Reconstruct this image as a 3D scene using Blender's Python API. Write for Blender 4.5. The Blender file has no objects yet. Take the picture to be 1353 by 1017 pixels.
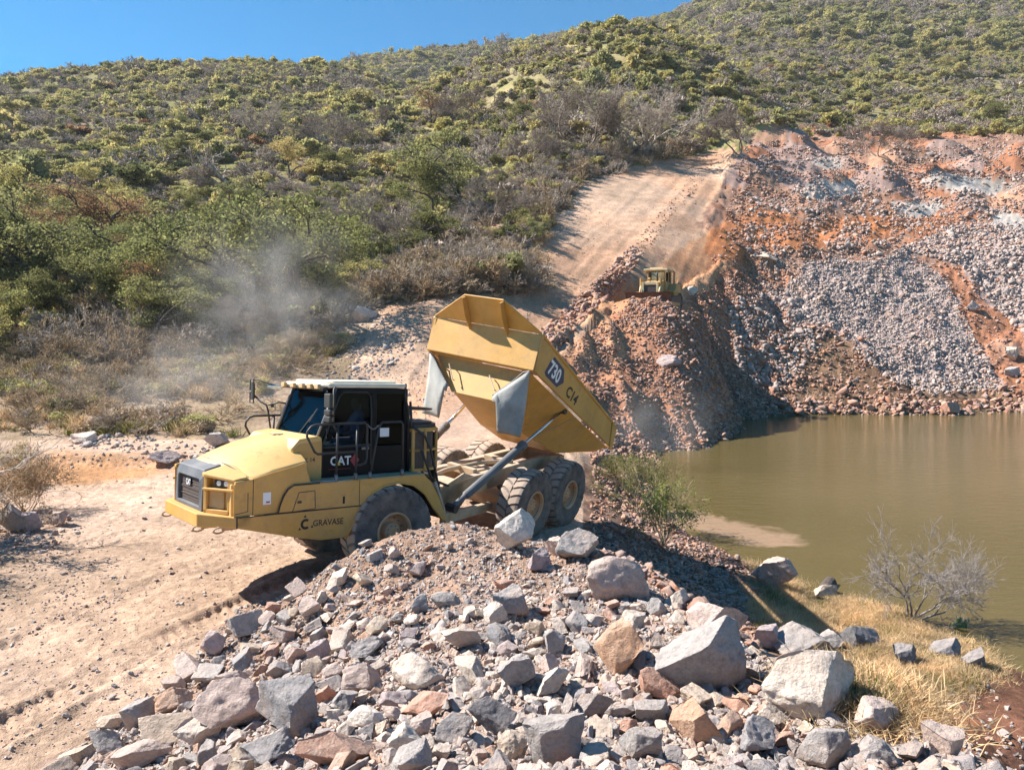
import bpy, bmesh, math, random
import numpy as np
from mathutils import Vector, Matrix

# ------------------------------------------------------------------ camera, sky, sun, exposure
sc = bpy.context.scene
COL = sc.collection
FPX, CH, PW, PH = 998.95, 4.4883, 1353.0, 1017.0
PITCH = math.atan((508.5 - 430.26) / FPX)
cam = bpy.data.cameras.new("camera"); camo = bpy.data.objects.new("camera", cam); COL.objects.link(camo)
cam.sensor_width = 36; cam.lens = 36 * FPX / PW; cam.clip_end = 4000; cam.clip_start = 0.05
camo.location = (0, 0, CH); camo.rotation_euler = (math.radians(90) - PITCH, 0, 0)
sc.camera = camo
SUN_EL = math.radians(44); SUN_AZ = (-0.955, 0.24)          # ground direction towards the sun
n_ = math.hypot(*SUN_AZ); SUN_AZ = (SUN_AZ[0] / n_, SUN_AZ[1] / n_)
SUN = Vector((SUN_AZ[0] * math.cos(SUN_EL), SUN_AZ[1] * math.cos(SUN_EL), math.sin(SUN_EL)))
w = bpy.data.worlds.new("World"); sc.world = w; w.use_nodes = True
nt = w.node_tree; nt.nodes.clear()
sky = nt.nodes.new("ShaderNodeTexSky"); sky.sky_type = 'NISHITA'; sky.sun_disc = False
sky.sun_elevation = SUN_EL; sky.sun_rotation = math.atan2(SUN_AZ[0], SUN_AZ[1])
sky.altitude = 1800; sky.air_density = 1.2; sky.dust_density = 0.0; sky.ozone_density = 5.0
bg = nt.nodes.new("ShaderNodeBackground"); bg.inputs[1].default_value = 0.066
out = nt.nodes.new("ShaderNodeOutputWorld")
hs = nt.nodes.new('ShaderNodeHueSaturation'); hs.inputs['Saturation'].default_value = 1.56; hs.inputs['Hue'].default_value = 0.490
nt.links.new(sky.outputs[0], hs.inputs['Color']); nt.links.new(hs.outputs[0], bg.inputs[0]); nt.links.new(bg.outputs[0], out.inputs[0])
sl = bpy.data.lights.new("sun", 'SUN'); sl.energy = 5.0; sl.angle = math.radians(0.53); sl.color = (1.0, 0.945, 0.87)
so = bpy.data.objects.new("sun", sl); COL.objects.link(so)
so.rotation_euler = SUN.to_track_quat('Z', 'Y').to_euler(); so.location = (-30, 10, 40)
sc.view_settings.view_transform = 'Standard'; sc.view_settings.look = 'None'
sc.view_settings.exposure = 1.24; sc.view_settings.gamma = 1
sc.cycles.max_bounces = 6; sc.cycles.transparent_max_bounces = 12; sc.cycles.volume_bounces = 1
sc.cycles.use_denoising = True
sc.cycles.volume_step_rate = 2.0; sc.cycles.volume_max_steps = 64

rng = np.random.default_rng(7); random.seed(7)

# ------------------------------------------------------------------ projection helpers
CP, SP = math.cos(PITCH), math.sin(PITCH)
def ray(px, py):
    a = (np.asarray(px, float) - PW / 2) / FPX; b = -(np.asarray(py, float) - PH / 2) / FPX
    return a, CP + b * SP, -SP + b * CP
def z_at(py, Y, px=676.5):
    a, dy, dz = ray(px, py); return CH + Y / dy * dz
def pt(px, py, Y):
    a, dy, dz = ray(px, py); t = Y / dy; return np.array([a * t, Y, CH + dz * t])
def project(x, y, z):
    d = y * CP - (z - CH) * SP; u = y * SP + (z - CH) * CP
    return PW / 2 + FPX * x / d, PH / 2 - FPX * u / d

# ------------------------------------------------------------------ noise
def _h(ix, iy, s):
    n = (ix.astype(np.int64) * 374761393 + iy.astype(np.int64) * 668265263 + s * 1442695041) & 0xffffffff
    n = ((n ^ (n >> 13)) * 1274126177) & 0xffffffff
    return ((n ^ (n >> 16)) & 0xffff) / 65535.0
def vn(x, y, s=0):
    x = np.asarray(x, float); y = np.asarray(y, float)
    ix = np.floor(x); iy = np.floor(y); fx = x - ix; fy = y - iy
    fx = fx * fx * fx * (fx * (fx * 6 - 15) + 10); fy = fy * fy * fy * (fy * (fy * 6 - 15) + 10)
    a = _h(ix, iy, s); b = _h(ix + 1, iy, s); c = _h(ix, iy + 1, s); d = _h(ix + 1, iy + 1, s)
    return (a + (b - a) * fx) * (1 - fy) + (c + (d - c) * fx) * fy
def fbm(x, y, s=0, o=4):
    r = 0; a = .5; t = 0
    for i in range(o):
        r = r + a * (vn(x, y, s + i * 17) - .5) * 2; t += a
        x, y = x * 1.97 + y * .35, y * 1.97 - x * .35; a *= .5
    return r / t
def vn3(p, s=0):
    x, y, z = p[:, 0], p[:, 1], p[:, 2]
    iz = np.floor(z); f = z - iz; f = f * f * (3 - 2 * f)
    k = iz.astype(np.int64)
    a = vn(x + k * 17.31, y + k * 9.73, s); b = vn(x + (k + 1) * 17.31, y + (k + 1) * 9.73, s)
    return a + (b - a) * f
def sstep(a, b, x):
    t = np.clip((x - a) / (b - a), 0, 1); return t * t * (3 - 2 * t)
def inside(poly, x, y):
    x = np.asarray(x, float); y = np.asarray(y, float); r = np.zeros(np.broadcast(x, y).shape, bool)
    n = len(poly)
    for i in range(n):
        x0, y0 = poly[i]; x1, y1 = poly[(i + 1) % n]
        if y0 == y1: continue
        c = ((y0 > y) != (y1 > y)) & (x < (x1 - x0) * (y - y0) / (y1 - y0) + x0)
        r ^= c
    return r

# ------------------------------------------------------------------ tagging
def tag(o, label=None, cat=None, group=None, kind=None):
    if label: o["label"] = label
    if cat: o["category"] = cat
    if group: o["group"] = group
    if kind: o["kind"] = kind
    return o
def empty(name, loc, label=None, cat=None, group=None):
    o = bpy.data.objects.new(name, None); COL.objects.link(o); o.location = loc; o.empty_display_size = .2
    return tag(o, label, cat, group)
def mesh_obj(name, V, F, mat, parent=None, smooth=False, link=True):
    """V (n,3) array, F list/array of faces, all of one size when an array"""
    me = bpy.data.meshes.new(name)
    V = np.asarray(V, np.float32)
    if isinstance(F, np.ndarray):
        k = F.shape[1]; n = len(F)
        me.vertices.add(len(V)); me.vertices.foreach_set("co", V.ravel())
        me.loops.add(n * k); me.loops.foreach_set("vertex_index", F.astype(np.int32).ravel())
        me.polygons.add(n); me.polygons.foreach_set("loop_start", np.arange(n, dtype=np.int32) * k)
        me.update(calc_edges=True)
    else:
        me.from_pydata([tuple(map(float, v)) for v in V], [], F)
    if smooth: me.polygons.foreach_set("use_smooth", np.ones(len(me.polygons), bool))
    for m in (mat if isinstance(mat, (list, tuple)) else [mat]): me.materials.append(m)
    o = bpy.data.objects.new(name, me)
    if link: COL.objects.link(o)
    if parent is not None: o.parent = parent
    return o

# ------------------------------------------------------------------ materials
MATS = {}
class NT:
    def __init__(s, name):
        s.m = bpy.data.materials.new(name); s.m.use_nodes = True; s.t = s.m.node_tree; s.t.nodes.clear()
        s.o = s.t.nodes.new("ShaderNodeOutputMaterial"); MATS[name] = s.m
    def n(s, typ, **kw):
        nd = s.t.nodes.new("ShaderNode" + typ)
        for k, v in kw.items():
            if k.startswith("i_"):
                key = k[2:]; key = int(key) if key.isdigit() else key.replace("_", " ")
                s.set(nd.inputs[key], v)
            else: setattr(nd, k, v)
        return nd
    def set(s, sock, v):
        if hasattr(v, "links") or hasattr(v, "is_linked"): s.t.links.new(v, sock)
        else: sock.default_value = v
    def noise(s, scale, detail=5, rough=.6, vec=None, dist=0):
        nd = s.n("TexNoise"); nd.inputs["Scale"].default_value = scale; nd.inputs["Detail"].default_value = detail
        nd.inputs["Roughness"].default_value = rough; nd.inputs["Distortion"].default_value = dist
        if vec is not None: s.t.links.new(vec, nd.inputs["Vector"])
        return nd.outputs["Fac"]
    def ramp(s, fac, stops, interp='LINEAR'):
        nd = s.n("ValToRGB"); cr = nd.color_ramp; cr.interpolation = interp
        while len(cr.elements) < len(stops): cr.elements.new(.5)
        for e, (p, c) in zip(cr.elements, stops):
            e.position = p; e.color = (*c, 1) if len(c) == 3 else c
        s.t.links.new(fac, nd.inputs[0]); return nd.outputs[0]
    def mix(s, fac, a, b, mode='MIX'):
        nd = s.n("MixRGB"); nd.blend_type = mode; s.set(nd.inputs[0], fac)
        s.set(nd.inputs[1], (*a, 1) if isinstance(a, tuple) and len(a) == 3 else a)
        s.set(nd.inputs[2], (*b, 1) if isinstance(b, tuple) and len(b) == 3 else b)
        return nd.outputs[0]
    def math(s, op, a, b=0.0, clamp=False):
        nd = s.n("Math"); nd.operation = op; nd.use_clamp = clamp
        s.set(nd.inputs[0], a); s.set(nd.inputs[1], b); return nd.outputs[0]
    def bump(s, h, dist=.02, strength=1.0, normal=None):
        nd = s.n("Bump"); nd.inputs["Distance"].default_value = dist; nd.inputs["Strength"].default_value = strength
        s.t.links.new(h, nd.inputs["Height"])
        if normal is not None: s.t.links.new(normal, nd.inputs["Normal"])
        return nd.outputs[0]
    def pbr(s, col, rough=.8, metal=0, normal=None, spec=.5, **kw):
        p = s.n("BsdfPrincipled"); s.set(p.inputs["Base Color"], (*col, 1) if isinstance(col, tuple) and len(col) == 3 else col)
        s.set(p.inputs["Roughness"], rough); s.set(p.inputs["Metallic"], metal); s.set(p.inputs["Specular IOR Level"], spec)
        if normal is not None: s.t.links.new(normal, p.inputs["Normal"])
        for k, v in kw.items(): s.set(p.inputs[k], v)
        s.t.links.new(p.outputs[0], s.o.inputs[0]); return p
    def obj(s): return s.n("TexCoord").outputs["Object"]

def m_ground():
    s = NT("ground_soil"); v = s.n("NewGeometry").outputs["Position"]
    c = s.n("Attribute", attribute_name="zone").outputs["Color"]
    n1 = s.noise(.9, 6, .65, v); n2 = s.noise(7, 6, .7, v); n3 = s.noise(38, 4, .6, v)
    vo = s.n("TexVoronoi"); vo.inputs["Scale"].default_value = 9; s.t.links.new(v, vo.inputs["Vector"])
    n0 = s.noise(.11, 6, .7, v); c = s.mix(1.0, c, s.ramp(n0, [(.32, (.72, .74, .72)), (.5, (1, 1, 1)), (.68, (1.3, 1.26, 1.2))]), 'MULTIPLY')
    k1 = s.ramp(n1, [(.3, (.78, .76, .74)), (.7, (1.18, 1.16, 1.14))])
    k2 = s.ramp(n2, [(.3, (.72, .71, .70)), (.55, (1, 1, 1)), (.8, (1.25, 1.26, 1.28))])
    c = s.mix(1.0, c, k1, 'MULTIPLY'); c = s.mix(1.0, c, k2, 'MULTIPLY')
    c = s.mix(.35, c, s.ramp(vo.outputs["Color"], [(.2, (.6, .6, .6)), (.8, (1.3, 1.3, 1.3))]), 'MULTIPLY')
    h = s.math('ADD', s.math('MULTIPLY', n2, 1.0), s.math('MULTIPLY', n3, .35))
    s.pbr(c, .95, normal=s.bump(h, .06, .9), spec=.15); return s.m
def rockmat(name, col, dust=(.50, .37, .29)):
    s = NT(name); v = s.obj()
    g = s.n("NewGeometry").outputs["Position"]
    n1 = s.noise(1.6, 7, .65, g, .6); n2 = s.noise(9, 8, .7, g); n3 = s.noise(45, 5, .7, g)
    c = col(s)
    c = s.mix(1.0, c, s.ramp(n2, [(.3, (.62, .60, .60)), (.5, (1, 1, 1)), (.72, (1.22, 1.2, 1.18))]), 'MULTIPLY')
    c = s.mix(s.ramp(n1, [(.5, (0, 0, 0)), (.66, (.7, .7, .7))]), c, dust)
    # pale dust lies on faces that look up
    up = s.n("SeparateXYZ"); s.t.links.new(s.n("NewGeometry").outputs["Normal"], up.inputs[0])
    f = s.math('MULTIPLY', s.math('SUBTRACT', up.outputs[2], .35, True), .5)
    c = s.mix(f, c, (.56, .46, .40))
    c = s.mix(1.0, c, s.ramp(n3, [(.3, (.8, .8, .8)), (.7, (1.12, 1.12, 1.12))]), 'MULTIPLY')
    h = s.math('ADD', s.math('MULTIPLY', n2, 1.0), s.math('MULTIPLY', n3, .3))
    s.pbr(c, .88, normal=s.bump(h, .045, 1.0), spec=.25); return s.m
def patch(s, c, other, sc_, at):
    n = s.noise(sc_, 5, .6, s.n('NewGeometry').outputs['Position'], .4)
    return s.mix(s.ramp(n, [(at - .03, (0, 0, 0)), (at + .05, (.85, .85, .85))]), c, other)
def m_boulder(): return rockmat("boulder_stone", lambda s: s.n("ObjectInfo").outputs["Color"])
ROCKC = [(0, (.46, .33, .27)), (.14, (.36, .33, .315)), (.30, (.55, .44, .36)), (.45, (.43, .365, .33)), (.6, (.33, .30, .30)), (.74, (.48, .30, .21)), (.85, (.60, .52, .45)), (1, (.48, .42, .38))]
def m_rubble(): return rockmat("rubble_stone", lambda s: s.ramp(s.n("ObjectInfo").outputs["Random"], ROCKC, 'CONSTANT'))
REDC = [(0, (.42, .20, .12)), (.2, (.34, .17, .11)), (.4, (.45, .27, .19)), (.6, (.30, .18, .14)), (.75, (.44, .30, .23)), (.9, (.30, .20, .17)), (1, (.50, .34, .25))]
def m_rubble_red(): return rockmat("red_rubble_stone", lambda s: patch(s, s.ramp(s.n("ObjectInfo").outputs["Random"], REDC, 'CONSTANT'), (.42, .29, .23), .13, .64), (.42, .19, .10))
GRYC = [(0, (.40, .31, .27)), (.25, (.47, .35, .30)), (.5, (.35, .29, .26)), (.7, (.53, .42, .36)), (.88, (.27, .23, .21)), (1, (.44, .31, .24))]
def m_rubble_grey(): return rockmat("grey_rubble_stone", lambda s: patch(s, s.ramp(s.n("ObjectInfo").outputs["Random"], GRYC, 'CONSTANT'), (.40, .26, .19), .16, .60), (.42, .32, .28))
def foliage(name, stops, trans=.5, nsc=1.2):
    s = NT(name)
    r = s.n("ObjectInfo").outputs["Random"]; g = s.n("NewGeometry")
    c = s.ramp(r, stops)
    n = s.noise(nsc, 3, .6, g.outputs["Position"])
    c = s.mix(1.0, c, s.ramp(n, [(.3, (.6, .62, .6)), (.7, (1.35, 1.3, 1.2))]), 'MULTIPLY')
    c = s.mix(1.0, c, s.ramp(g.outputs["Random Per Island"], [(0, (.7, .72, .7)), (1, (1.35, 1.3, 1.2))]), 'MULTIPLY')
    d = s.n("BsdfDiffuse"); s.t.links.new(c, d.inputs[0]); t = s.n("BsdfTranslucent"); s.t.links.new(c, t.inputs[0])
    m = s.n("MixShader"); m.inputs[0].default_value = trans
    s.t.links.new(d.outputs[0], m.inputs[1]); s.t.links.new(t.outputs[0], m.inputs[2]); s.t.links.new(m.outputs[0], s.o.inputs[0]); return s.m
def plain(name, col, rough=.6, metal=0, var=.25, scale=3.0, bumpd=0, spec=.5, dust=None, dustamt=.5, coat=0):
    s = NT(name); v = s.obj(); n = s.noise(scale, 6, .65, v)
    k = s.ramp(n, [(.3, (1 - var,) * 3), (.7, (1 + var,) * 3)])
    c = s.mix(1.0, (*col, 1), k, 'MULTIPLY')
    r = rough
    if dust:
        n2 = s.noise(scale * .6, 7, .7, v)
        up = s.n("SeparateXYZ"); s.t.links.new(s.n("NewGeometry").outputs["Normal"], up.inputs[0])
        f = s.math('MULTIPLY', s.math('ADD', s.ramp(n2, [(.35, (0, 0, 0)), (.75, (1, 1, 1))]), s.math('MULTIPLY', up.outputs[2], .45)), dustamt, True)
        c = s.mix(f, c, dust); r = s.math('ADD', s.math('MULTIPLY', f, .5), rough, True)
    if name in ('yellow_paint', 'glare_paled_yellow_paint', 'cream_roof_paint', 'weathered_machine_yellow', 'dusty_yellow_paint'):
        n3 = s.noise(7, 8, .75, v, .4); n4 = s.noise(1.1, 5, .7, v)
        f3 = s.math('MULTIPLY', s.ramp(n3, [(.50, (0, 0, 0)), (.68, (1, 1, 1))]), s.ramp(n4, [(.42, (.05, .05, .05)), (.66, (.75, .75, .75))]))
        c = s.mix(f3, c, (.30, .20, .12)); n5 = s.noise(60, 3, .6, v)
        c = s.mix(s.ramp(n5, [(.68, (0, 0, 0)), (.74, (.6, .6, .6))]), c, (.20, .12, .06))
    nm = s.bump(n, bumpd) if bumpd else None
    kw = {"Coat Weight": coat} if coat else {}
    s.pbr(c, r, metal, nm, spec, **kw); return s.m
def m_glass(name, tint, gl=.9, ior=1.22):
    s = NT(name); t = s.n("BsdfTransparent"); t.inputs[0].default_value = (*tint, 1)
    g = s.n("BsdfGlossy"); g.inputs["Roughness"].default_value = .03; g.inputs[0].default_value = (gl * .75, gl * .88, gl, 1)
    f = s.n("Fresnel"); f.inputs[0].default_value = ior; m = s.n("MixShader")
    s.t.links.new(f.outputs[0], m.inputs[0]); s.t.links.new(t.outputs[0], m.inputs[1]); s.t.links.new(g.outputs[0], m.inputs[2])
    s.t.links.new(m.outputs[0], s.o.inputs[0]); return s.m
def m_water():
    s = NT("muddy_water"); v = s.n("NewGeometry").outputs["Position"]
    mp = s.n("Mapping"); mp.inputs["Scale"].default_value = (1, 2.6, 1); mp.inputs["Rotation"].default_value = (0, 0, .2); s.t.links.new(v, mp.inputs[0])
    n = s.noise(1.3, 4, .55, mp.outputs[0]); n2 = s.noise(5.5, 3, .5, mp.outputs[0])
    big = s.noise(.07, 3, .5, v)
    c = s.ramp(big, [(.35, (.100, .076, .024)), (.65, (.128, .095, .036))])
    a = s.n("Attribute", attribute_name="silt").outputs["Fac"]
    n4 = s.noise(.8, 5, .6, v, .8)
    f = s.ramp(s.math('ADD', a, s.math('MULTIPLY', s.math('SUBTRACT', n4, .5), .9)), [(.42, (0, 0, 0)), (.62, (1, 1, 1))])
    c = s.mix(f, c, (.30, .20, .125))
    h = s.math('ADD', n, s.math('MULTIPLY', n2, .3))
    s.pbr(c, .04, normal=s.bump(h, .045, .7), spec=.4, IOR=1.33); return s.m

YEL = (.60, .315, .06)
DUST = (.50, .36, .25)
M = dict(ground=m_ground(), boulder=m_boulder(), rubble=m_rubble(), red=m_rubble_red(), grey=m_rubble_grey(), water=m_water(),
  leaf=foliage("green_leaves", [(0, (.38, .37, .18)), (.3, (.47, .43, .20)), (.55, (.30, .31, .165)), (.8, (.52, .45, .22)), (1, (.42, .385, .20))]),
  leaf_yellow=foliage("yellow_green_leaves", [(0, (.52, .455, .19)), (.5, (.44, .41, .17)), (1, (.58, .47, .22))]),
  leaf_mid=foliage('acacia_leaves', [(0, (.20, .22, .095)), (.5, (.27, .27, .12)), (1, (.23, .235, .12))]),
  twig_dark=foliage('dark_grey_twigs', [(0, (.23, .19, .18)), (1, (.30, .255, .24))], .0),
  leaf_fresh=foliage('fresh_green_leaves', [(0, (.14, .19, .05)), (1, (.21, .25, .075))]),
  leaf_dark=foliage("dark_leaves", [(0, (.16, .17, .075)), (1, (.24, .23, .10))]),
  leaf_rust=foliage("rusty_leaves", [(0, (.26, .14, .09)), (1, (.34, .22, .12))]),
  twig=foliage("grey_twigs", [(0, (.38, .32, .30)), (.5, (.46, .40, .375)), (1, (.30, .26, .25))], .0),
  twig_brown=foliage("brown_twigs", [(0, (.36, .275, .20)), (1, (.46, .36, .27))], .0),
  bark=plain("dark_bark", (.085, .065, .052), .9, var=.4, scale=6),
  bark_pale=plain("pale_bark", (.27, .235, .215), .85, var=.35, scale=9),
  straw=foliage("straw_grass", [(0, (.60, .43, .27)), (.5, (.68, .51, .34)), (1, (.48, .35, .22))], .3),
  grass=foliage("green_grass", [(0, (.22, .22, .06)), (.5, (.15, .17, .05)), (1, (.27, .23, .09))], .3),
  yellow=plain("yellow_paint", YEL, .42, var=.17, scale=1.5, dust=(.58, .39, .21), dustamt=.42, spec=.45),
  yellow_hood=plain("glare_paled_yellow_paint", (.72, .42, .12), .34, var=.07, scale=1.2, dust=(.68, .50, .25), dustamt=.35, spec=.5, coat=.25),  # hood yellow kept paler than the body: sun glare painted into the colour
  yellow_dusty=plain("dusty_yellow_paint", (.50, .30, .08), .7, var=.2, scale=3, dust=(.58, .44, .31), dustamt=.85),
  cream=plain("cream_roof_paint", (.78, .71, .56), .5, var=.08, dust=(.68, .58, .44), dustamt=.4),
  black=plain("black_paint", (.006, .007, .010), .3, var=.2, spec=.12),
  blackm=plain("black_plastic", (.02, .02, .022), .5, var=.3, dust=(.25, .2, .16), dustamt=.12),
  navy=plain("dark_blue_grey_surround", (.075, .085, .10), .5, var=.2, dust=(.35, .32, .3), dustamt=.35),
  grille=plain("brown_grille_mesh", (.085, .06, .05), .7, var=.3, scale=20),
  dark=plain("dark_cavity_metal", (.015, .013, .012), .8),
  rubber=None, chrome=plain("chrome_rod", (.62, .62, .64), .18, 1.0, var=.05),
  steel=plain("grey_cylinder_barrel", (.16, .16, .17), .35, .3, var=.2, dust=(.4, .33, .27), dustamt=.25),
  rim=plain("dusty_rim_paint", (.52, .28, .12), .75, var=.25, scale=5, dust=(.64, .43, .30), dustamt=.8),
  flap=plain("grey_mud_flap_rubber", (.31, .305, .28), .6, var=.32, scale=2.2, bumpd=.02, dust=(.50, .49, .45), dustamt=.5),
  frame=plain("dusty_frame", (.42, .29, .16), .85, var=.3, scale=4, dust=(.60, .47, .36), dustamt=.9),
  white=plain("white_decal", (.8, .8, .8), .5, var=.03), ink=plain("dark_lettering", (.02, .018, .018), .6, var=.05),
  bluedec=plain("dark_blue_decal", (.03, .035, .09), .5, var=.05), reddec=plain("red_decal", (.35, .03, .05), .5, var=.05), yeldec=plain("yellow_decal", (.75, .55, .05), .5, var=.05),
  glass_mid=m_glass('door_glass', (.26, .36, .46), .6), glass=m_glass("windscreen_glass", (.78, .90, .85), .7), glass_dark=m_glass("tinted_side_glass", (.015, .022, .035), .6),
  lens=plain("lamp_lens", (.7, .7, .68), .15, .3, var=.05), mirror=plain("mirror_glass", (.5, .52, .55), .06, 1.0, var=.02),
  interior=plain("cab_interior", (.10, .105, .11), .7), shirt=plain("pale_blue_shirt", (.42, .50, .58), .9), skin=plain("skin", (.30, .17, .11), .6), hair=plain("dark_hair", (.02, .015, .012), .7),
  dozer=plain("weathered_machine_yellow", (.48, .26, .055), .6, var=.35, scale=2, dust=(.46, .30, .17), dustamt=.6),
  dozer_pale=plain("pale_machine_roof", (.60, .46, .26), .6, var=.15), trackm=plain("track_steel", (.07, .055, .05), .6, .4, var=.4, scale=6, dust=(.3, .2, .15), dustamt=.4),
  rust=plain("rusty_blade_steel", (.10, .055, .04), .6, .3, var=.4), cactus=plain("cactus_skin", (.12, .19, .07), .7, var=.3, scale=8))
def m_rubber():
    s = NT("tyre_rubber"); v = s.obj()
    x = s.n("SeparateXYZ"); s.t.links.new(v, x.inputs[0])
    r = s.math('SQRT', s.math('ADD', s.math('MULTIPLY', x.outputs[1], x.outputs[1]), s.math('MULTIPLY', x.outputs[2], x.outputs[2])))
    n = s.noise(4, 6, .65, v)
    f = s.math('MULTIPLY', s.math('ADD', s.math('MULTIPLY', s.math('SUBTRACT', r, .78), 40, True), s.math('SUBTRACT', n, .25)), .85, True)
    c = s.mix(f, s.ramp(n, [(.3, (.045, .045, .048)), (.7, (.10, .097, .097))]), (.44, .34, .27))
    s.pbr(c, .85, spec=.2, normal=s.bump(n, .01)); return s.m
M['rubber'] = m_rubber()

# ------------------------------------------------------------------ terrain
WATER = -2.2
def P_(Y, py, px=676.5): return (Y, float(z_at(py, Y, px)))
RAW = {   # column px : profile away from the camera; ('p',Y,py) seen in the photo, ('z',Y,z) unseen
 -900: [('z',2,0),('z',30,0),('z',45,4),('z',100,22),('z',200,60),('z',330,105),('z',500,90),('z',900,60)],
 -300: [('z',2,0),('z',28,0),('z',45,4),('z',100,21),('z',200,60),('z',330,110),('z',500,90),('z',900,60)],
 0:    [('z',2,0),('z',26,0),('z',29,.2),('p',36,520),('p',45,450),('p',55,400),('p',75,330),('p',100,270),('p',140,215),('p',200,165),('p',270,124),('p',330,107),('z',500,95),('z',900,60)],
 150:  [('z',2,0),('z',26,0),('z',29,.2),('p',36,520),('p',45,450),('p',55,400),('p',75,330),('p',100,270),('p',140,210),('p',200,152),('p',270,108),('p',330,92),('z',500,105),('z',900,80)],
 300:  [('z',2,0),('z',27,0),('p',36,525),('p',45,450),('p',53,410),('p',70,340),('p',100,270),('p',150,190),('p',220,125),('p',300,84),('p',325,77),('z',450,110),('z',900,100)],
 450:  [('z',2,0),('p',26,600),('p',34,540),('p',42,470),('p',50,410),('p',65,350),('p',90,290),('p',130,220),('p',190,155),('p',260,105),('p',320,82),('z',420,122),('p',620,80),('z',900,150)],
 500:  [('z',2,0),('p',26,600),('p',34,530),('p',42,450),('p',50,402),('p',66,345),('p',95,280),('p',140,205),('p',195,150),('p',255,110),('p',290,97),('z',380,120),('p',620,74),('z',900,160)],
 560:  [('z',2,0),('p',27,590),('p',36,500),('p',45,420),('p',52,390),('p',70,335),('p',110,250),('p',170,170),('p',230,115),('z',300,80),('z',380,100),('p',620,64),('z',900,160)],
 640:  [('z',2,0),('z',19,-.15),('p',30,560),('p',40,482),('p',47,428),('p',53,385),('p',65,330),('p',100,260),('p',160,165),('p',220,95),('p',235,88),('z',300,78),('z',380,100),('p',620,53),('z',900,160)],
 700:  [('z',2,0),('z',19,-.3),('p',30,562),('p',40,512),('p',46,462),('p',51,418),('p',55,388),('p',60,345),('p',75,290),('p',100,222),('p',150,140),('p',210,75),('p',225,64),('z',300,80),('z',380,100),('p',620,43),('z',900,160)],
 760:  [('z',2,0),('z',17,-.25),('z',22,-.75),('p',30,580),('p',38,542),('p',44,494),('p',48,455),('p',52,422),('p',56,392),('p',61,360),('p',70,315),('p',80,278),('p',100,219),('p',150,122),('p',210,45),('p',220,42),('z',300,80),('z',380,100),('p',620,32),('z',900,160)],
 820:  [('z',2,0),('z',15,-.4),('z',20,-1.0),('z',26,-1.6),('p',29,605),('p',38,550),('p',44,495),('p',47,457),('p',50,428),('p',55,412),('p',61,371),('p',70,323),('p',80,284),('p',92,243),('p',105,209),('p',150,115),('p',208,32),('p',218,30),('z',300,84),('z',380,105),('p',620,22),('z',900,160)],
 880:  [('z',2,0),('z',10,-.3),('z',15,-.9),('z',20,-1.4),('p',24.7,690),('p',35,618),('p',40,580),('p',45,525),('p',49,470),('p',52,430),('p',59,407),('p',63,376),('p',70,330),('p',80,289),('p',95,241),('p',110,206),('p',150,122),('p',205,42),('z',240,80),('z',300,92),('z',400,130),('p',620,14),('z',900,200)],
 950:  [('z',2,0),('z',10,-.7),('z',15,-1.4),('z',20,-1.8),('p',23.4,715),('z',26,-3.9),('z',39,-3.9),('p',43,585),('p',50,550),('p',56,505),('p',61,458),('p',66,403),('p',72,345),('p',80,303),('p',95,248),('p',110,209),('p',118,201),('p',150,145),('p',200,84),('z',225,74),('z',280,95),('p',400,40),('p',600,-20),('z',900,300)],
 1020: [('z',2,0),('z',8,-.6),('z',12,-1.2),('p',16.5,800),('p',21.2,745),('z',24,-3.9),('z',52,-3.9),('p',56.8,548),('p',59,515),('p',62,480),('p',66,440),('p',73,380),('p',82,313),('p',95,257),('p',108,222),('p',125,205),('p',133,199),('p',180,150),('p',225,115),('z',245,86),('p',330,62),('p',450,5),('p',600,-50),('z',900,400)],
 1100: [('z',2,0),('z',8,-1.1),('p',13,893),('p',16,830),('p',20.5,762),('z',23,-3.9),('z',53,-3.9),('p',57.6,546),('p',61,505),('p',66,456),('p',74,392),('p',84,325),('p',97,272),('p',112,240),('p',135,200),('p',142,193),('p',180,165),('p',230,130),('p',330,70),('p',450,10),('p',600,-50),('z',900,400)],
 1200: [('z',2,0),('z',7,-.9),('p',9.5,962),('p',11.5,925),('p',15,850),('p',19.1,789),('z',21.5,-3.9),('z',53,-3.9),('p',57.6,546),('p',63,500),('p',70,440),('p',78,378),('p',87,322),('p',98,284),('p',114,245),('p',138,196),('p',146,188),('p',180,168),('p',240,128),('p',330,78),('p',450,15),('p',600,-50),('z',900,400)],
 1300: [('z',2,0),('z',6,-.9),('p',9,990),('p',11,935),('p',13,888),('p',16.8,840),('z',19,-3.9),('z',53,-3.9),('p',57.6,546),('p',65,500),('p',76,420),('p',86,330),('p',98,290),('p',115,245),('p',140,192),('p',150,183),('p',180,172),('p',240,130),('p',330,80),('p',450,20),('p',600,-40),('z',900,400)],
 1400: [('z',2,0),('z',6,-.9),('z',11,-1.4),('p',15.1,885),('z',17.5,-3.9),('z',53,-3.9),('p',57.6,546),('p',65,500),('p',76,420),('p',86,325),('p',98,285),('p',116,240),('p',142,190),('p',152,181),('p',190,170),('p',240,135),('p',330,85),('p',450,20),('p',600,-40),('z',900,400)],
 1700: [('z',2,0),('z',6,-1.2),('z',10,-2.0),('z',14,-3.9),('z',53,-3.9),('z',58,-2.1),('z',76,5),('z',98,17),('z',142,38),('z',200,60),('z',330,120),('z',600,260),('z',900,400)],
 2400: [('z',2,0),('z',6,-1.6),('z',10,-3.9),('z',50,-3.9),('z',60,-1),('z',98,17),('z',142,38),('z',330,120),('z',600,260),('z',900,400)]}
LY0, LY1, NY = math.log(1.0), math.log(1200), 900
LY = np.linspace(LY0, LY1, NY)
cpx = sorted(RAW); TAB = []
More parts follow.
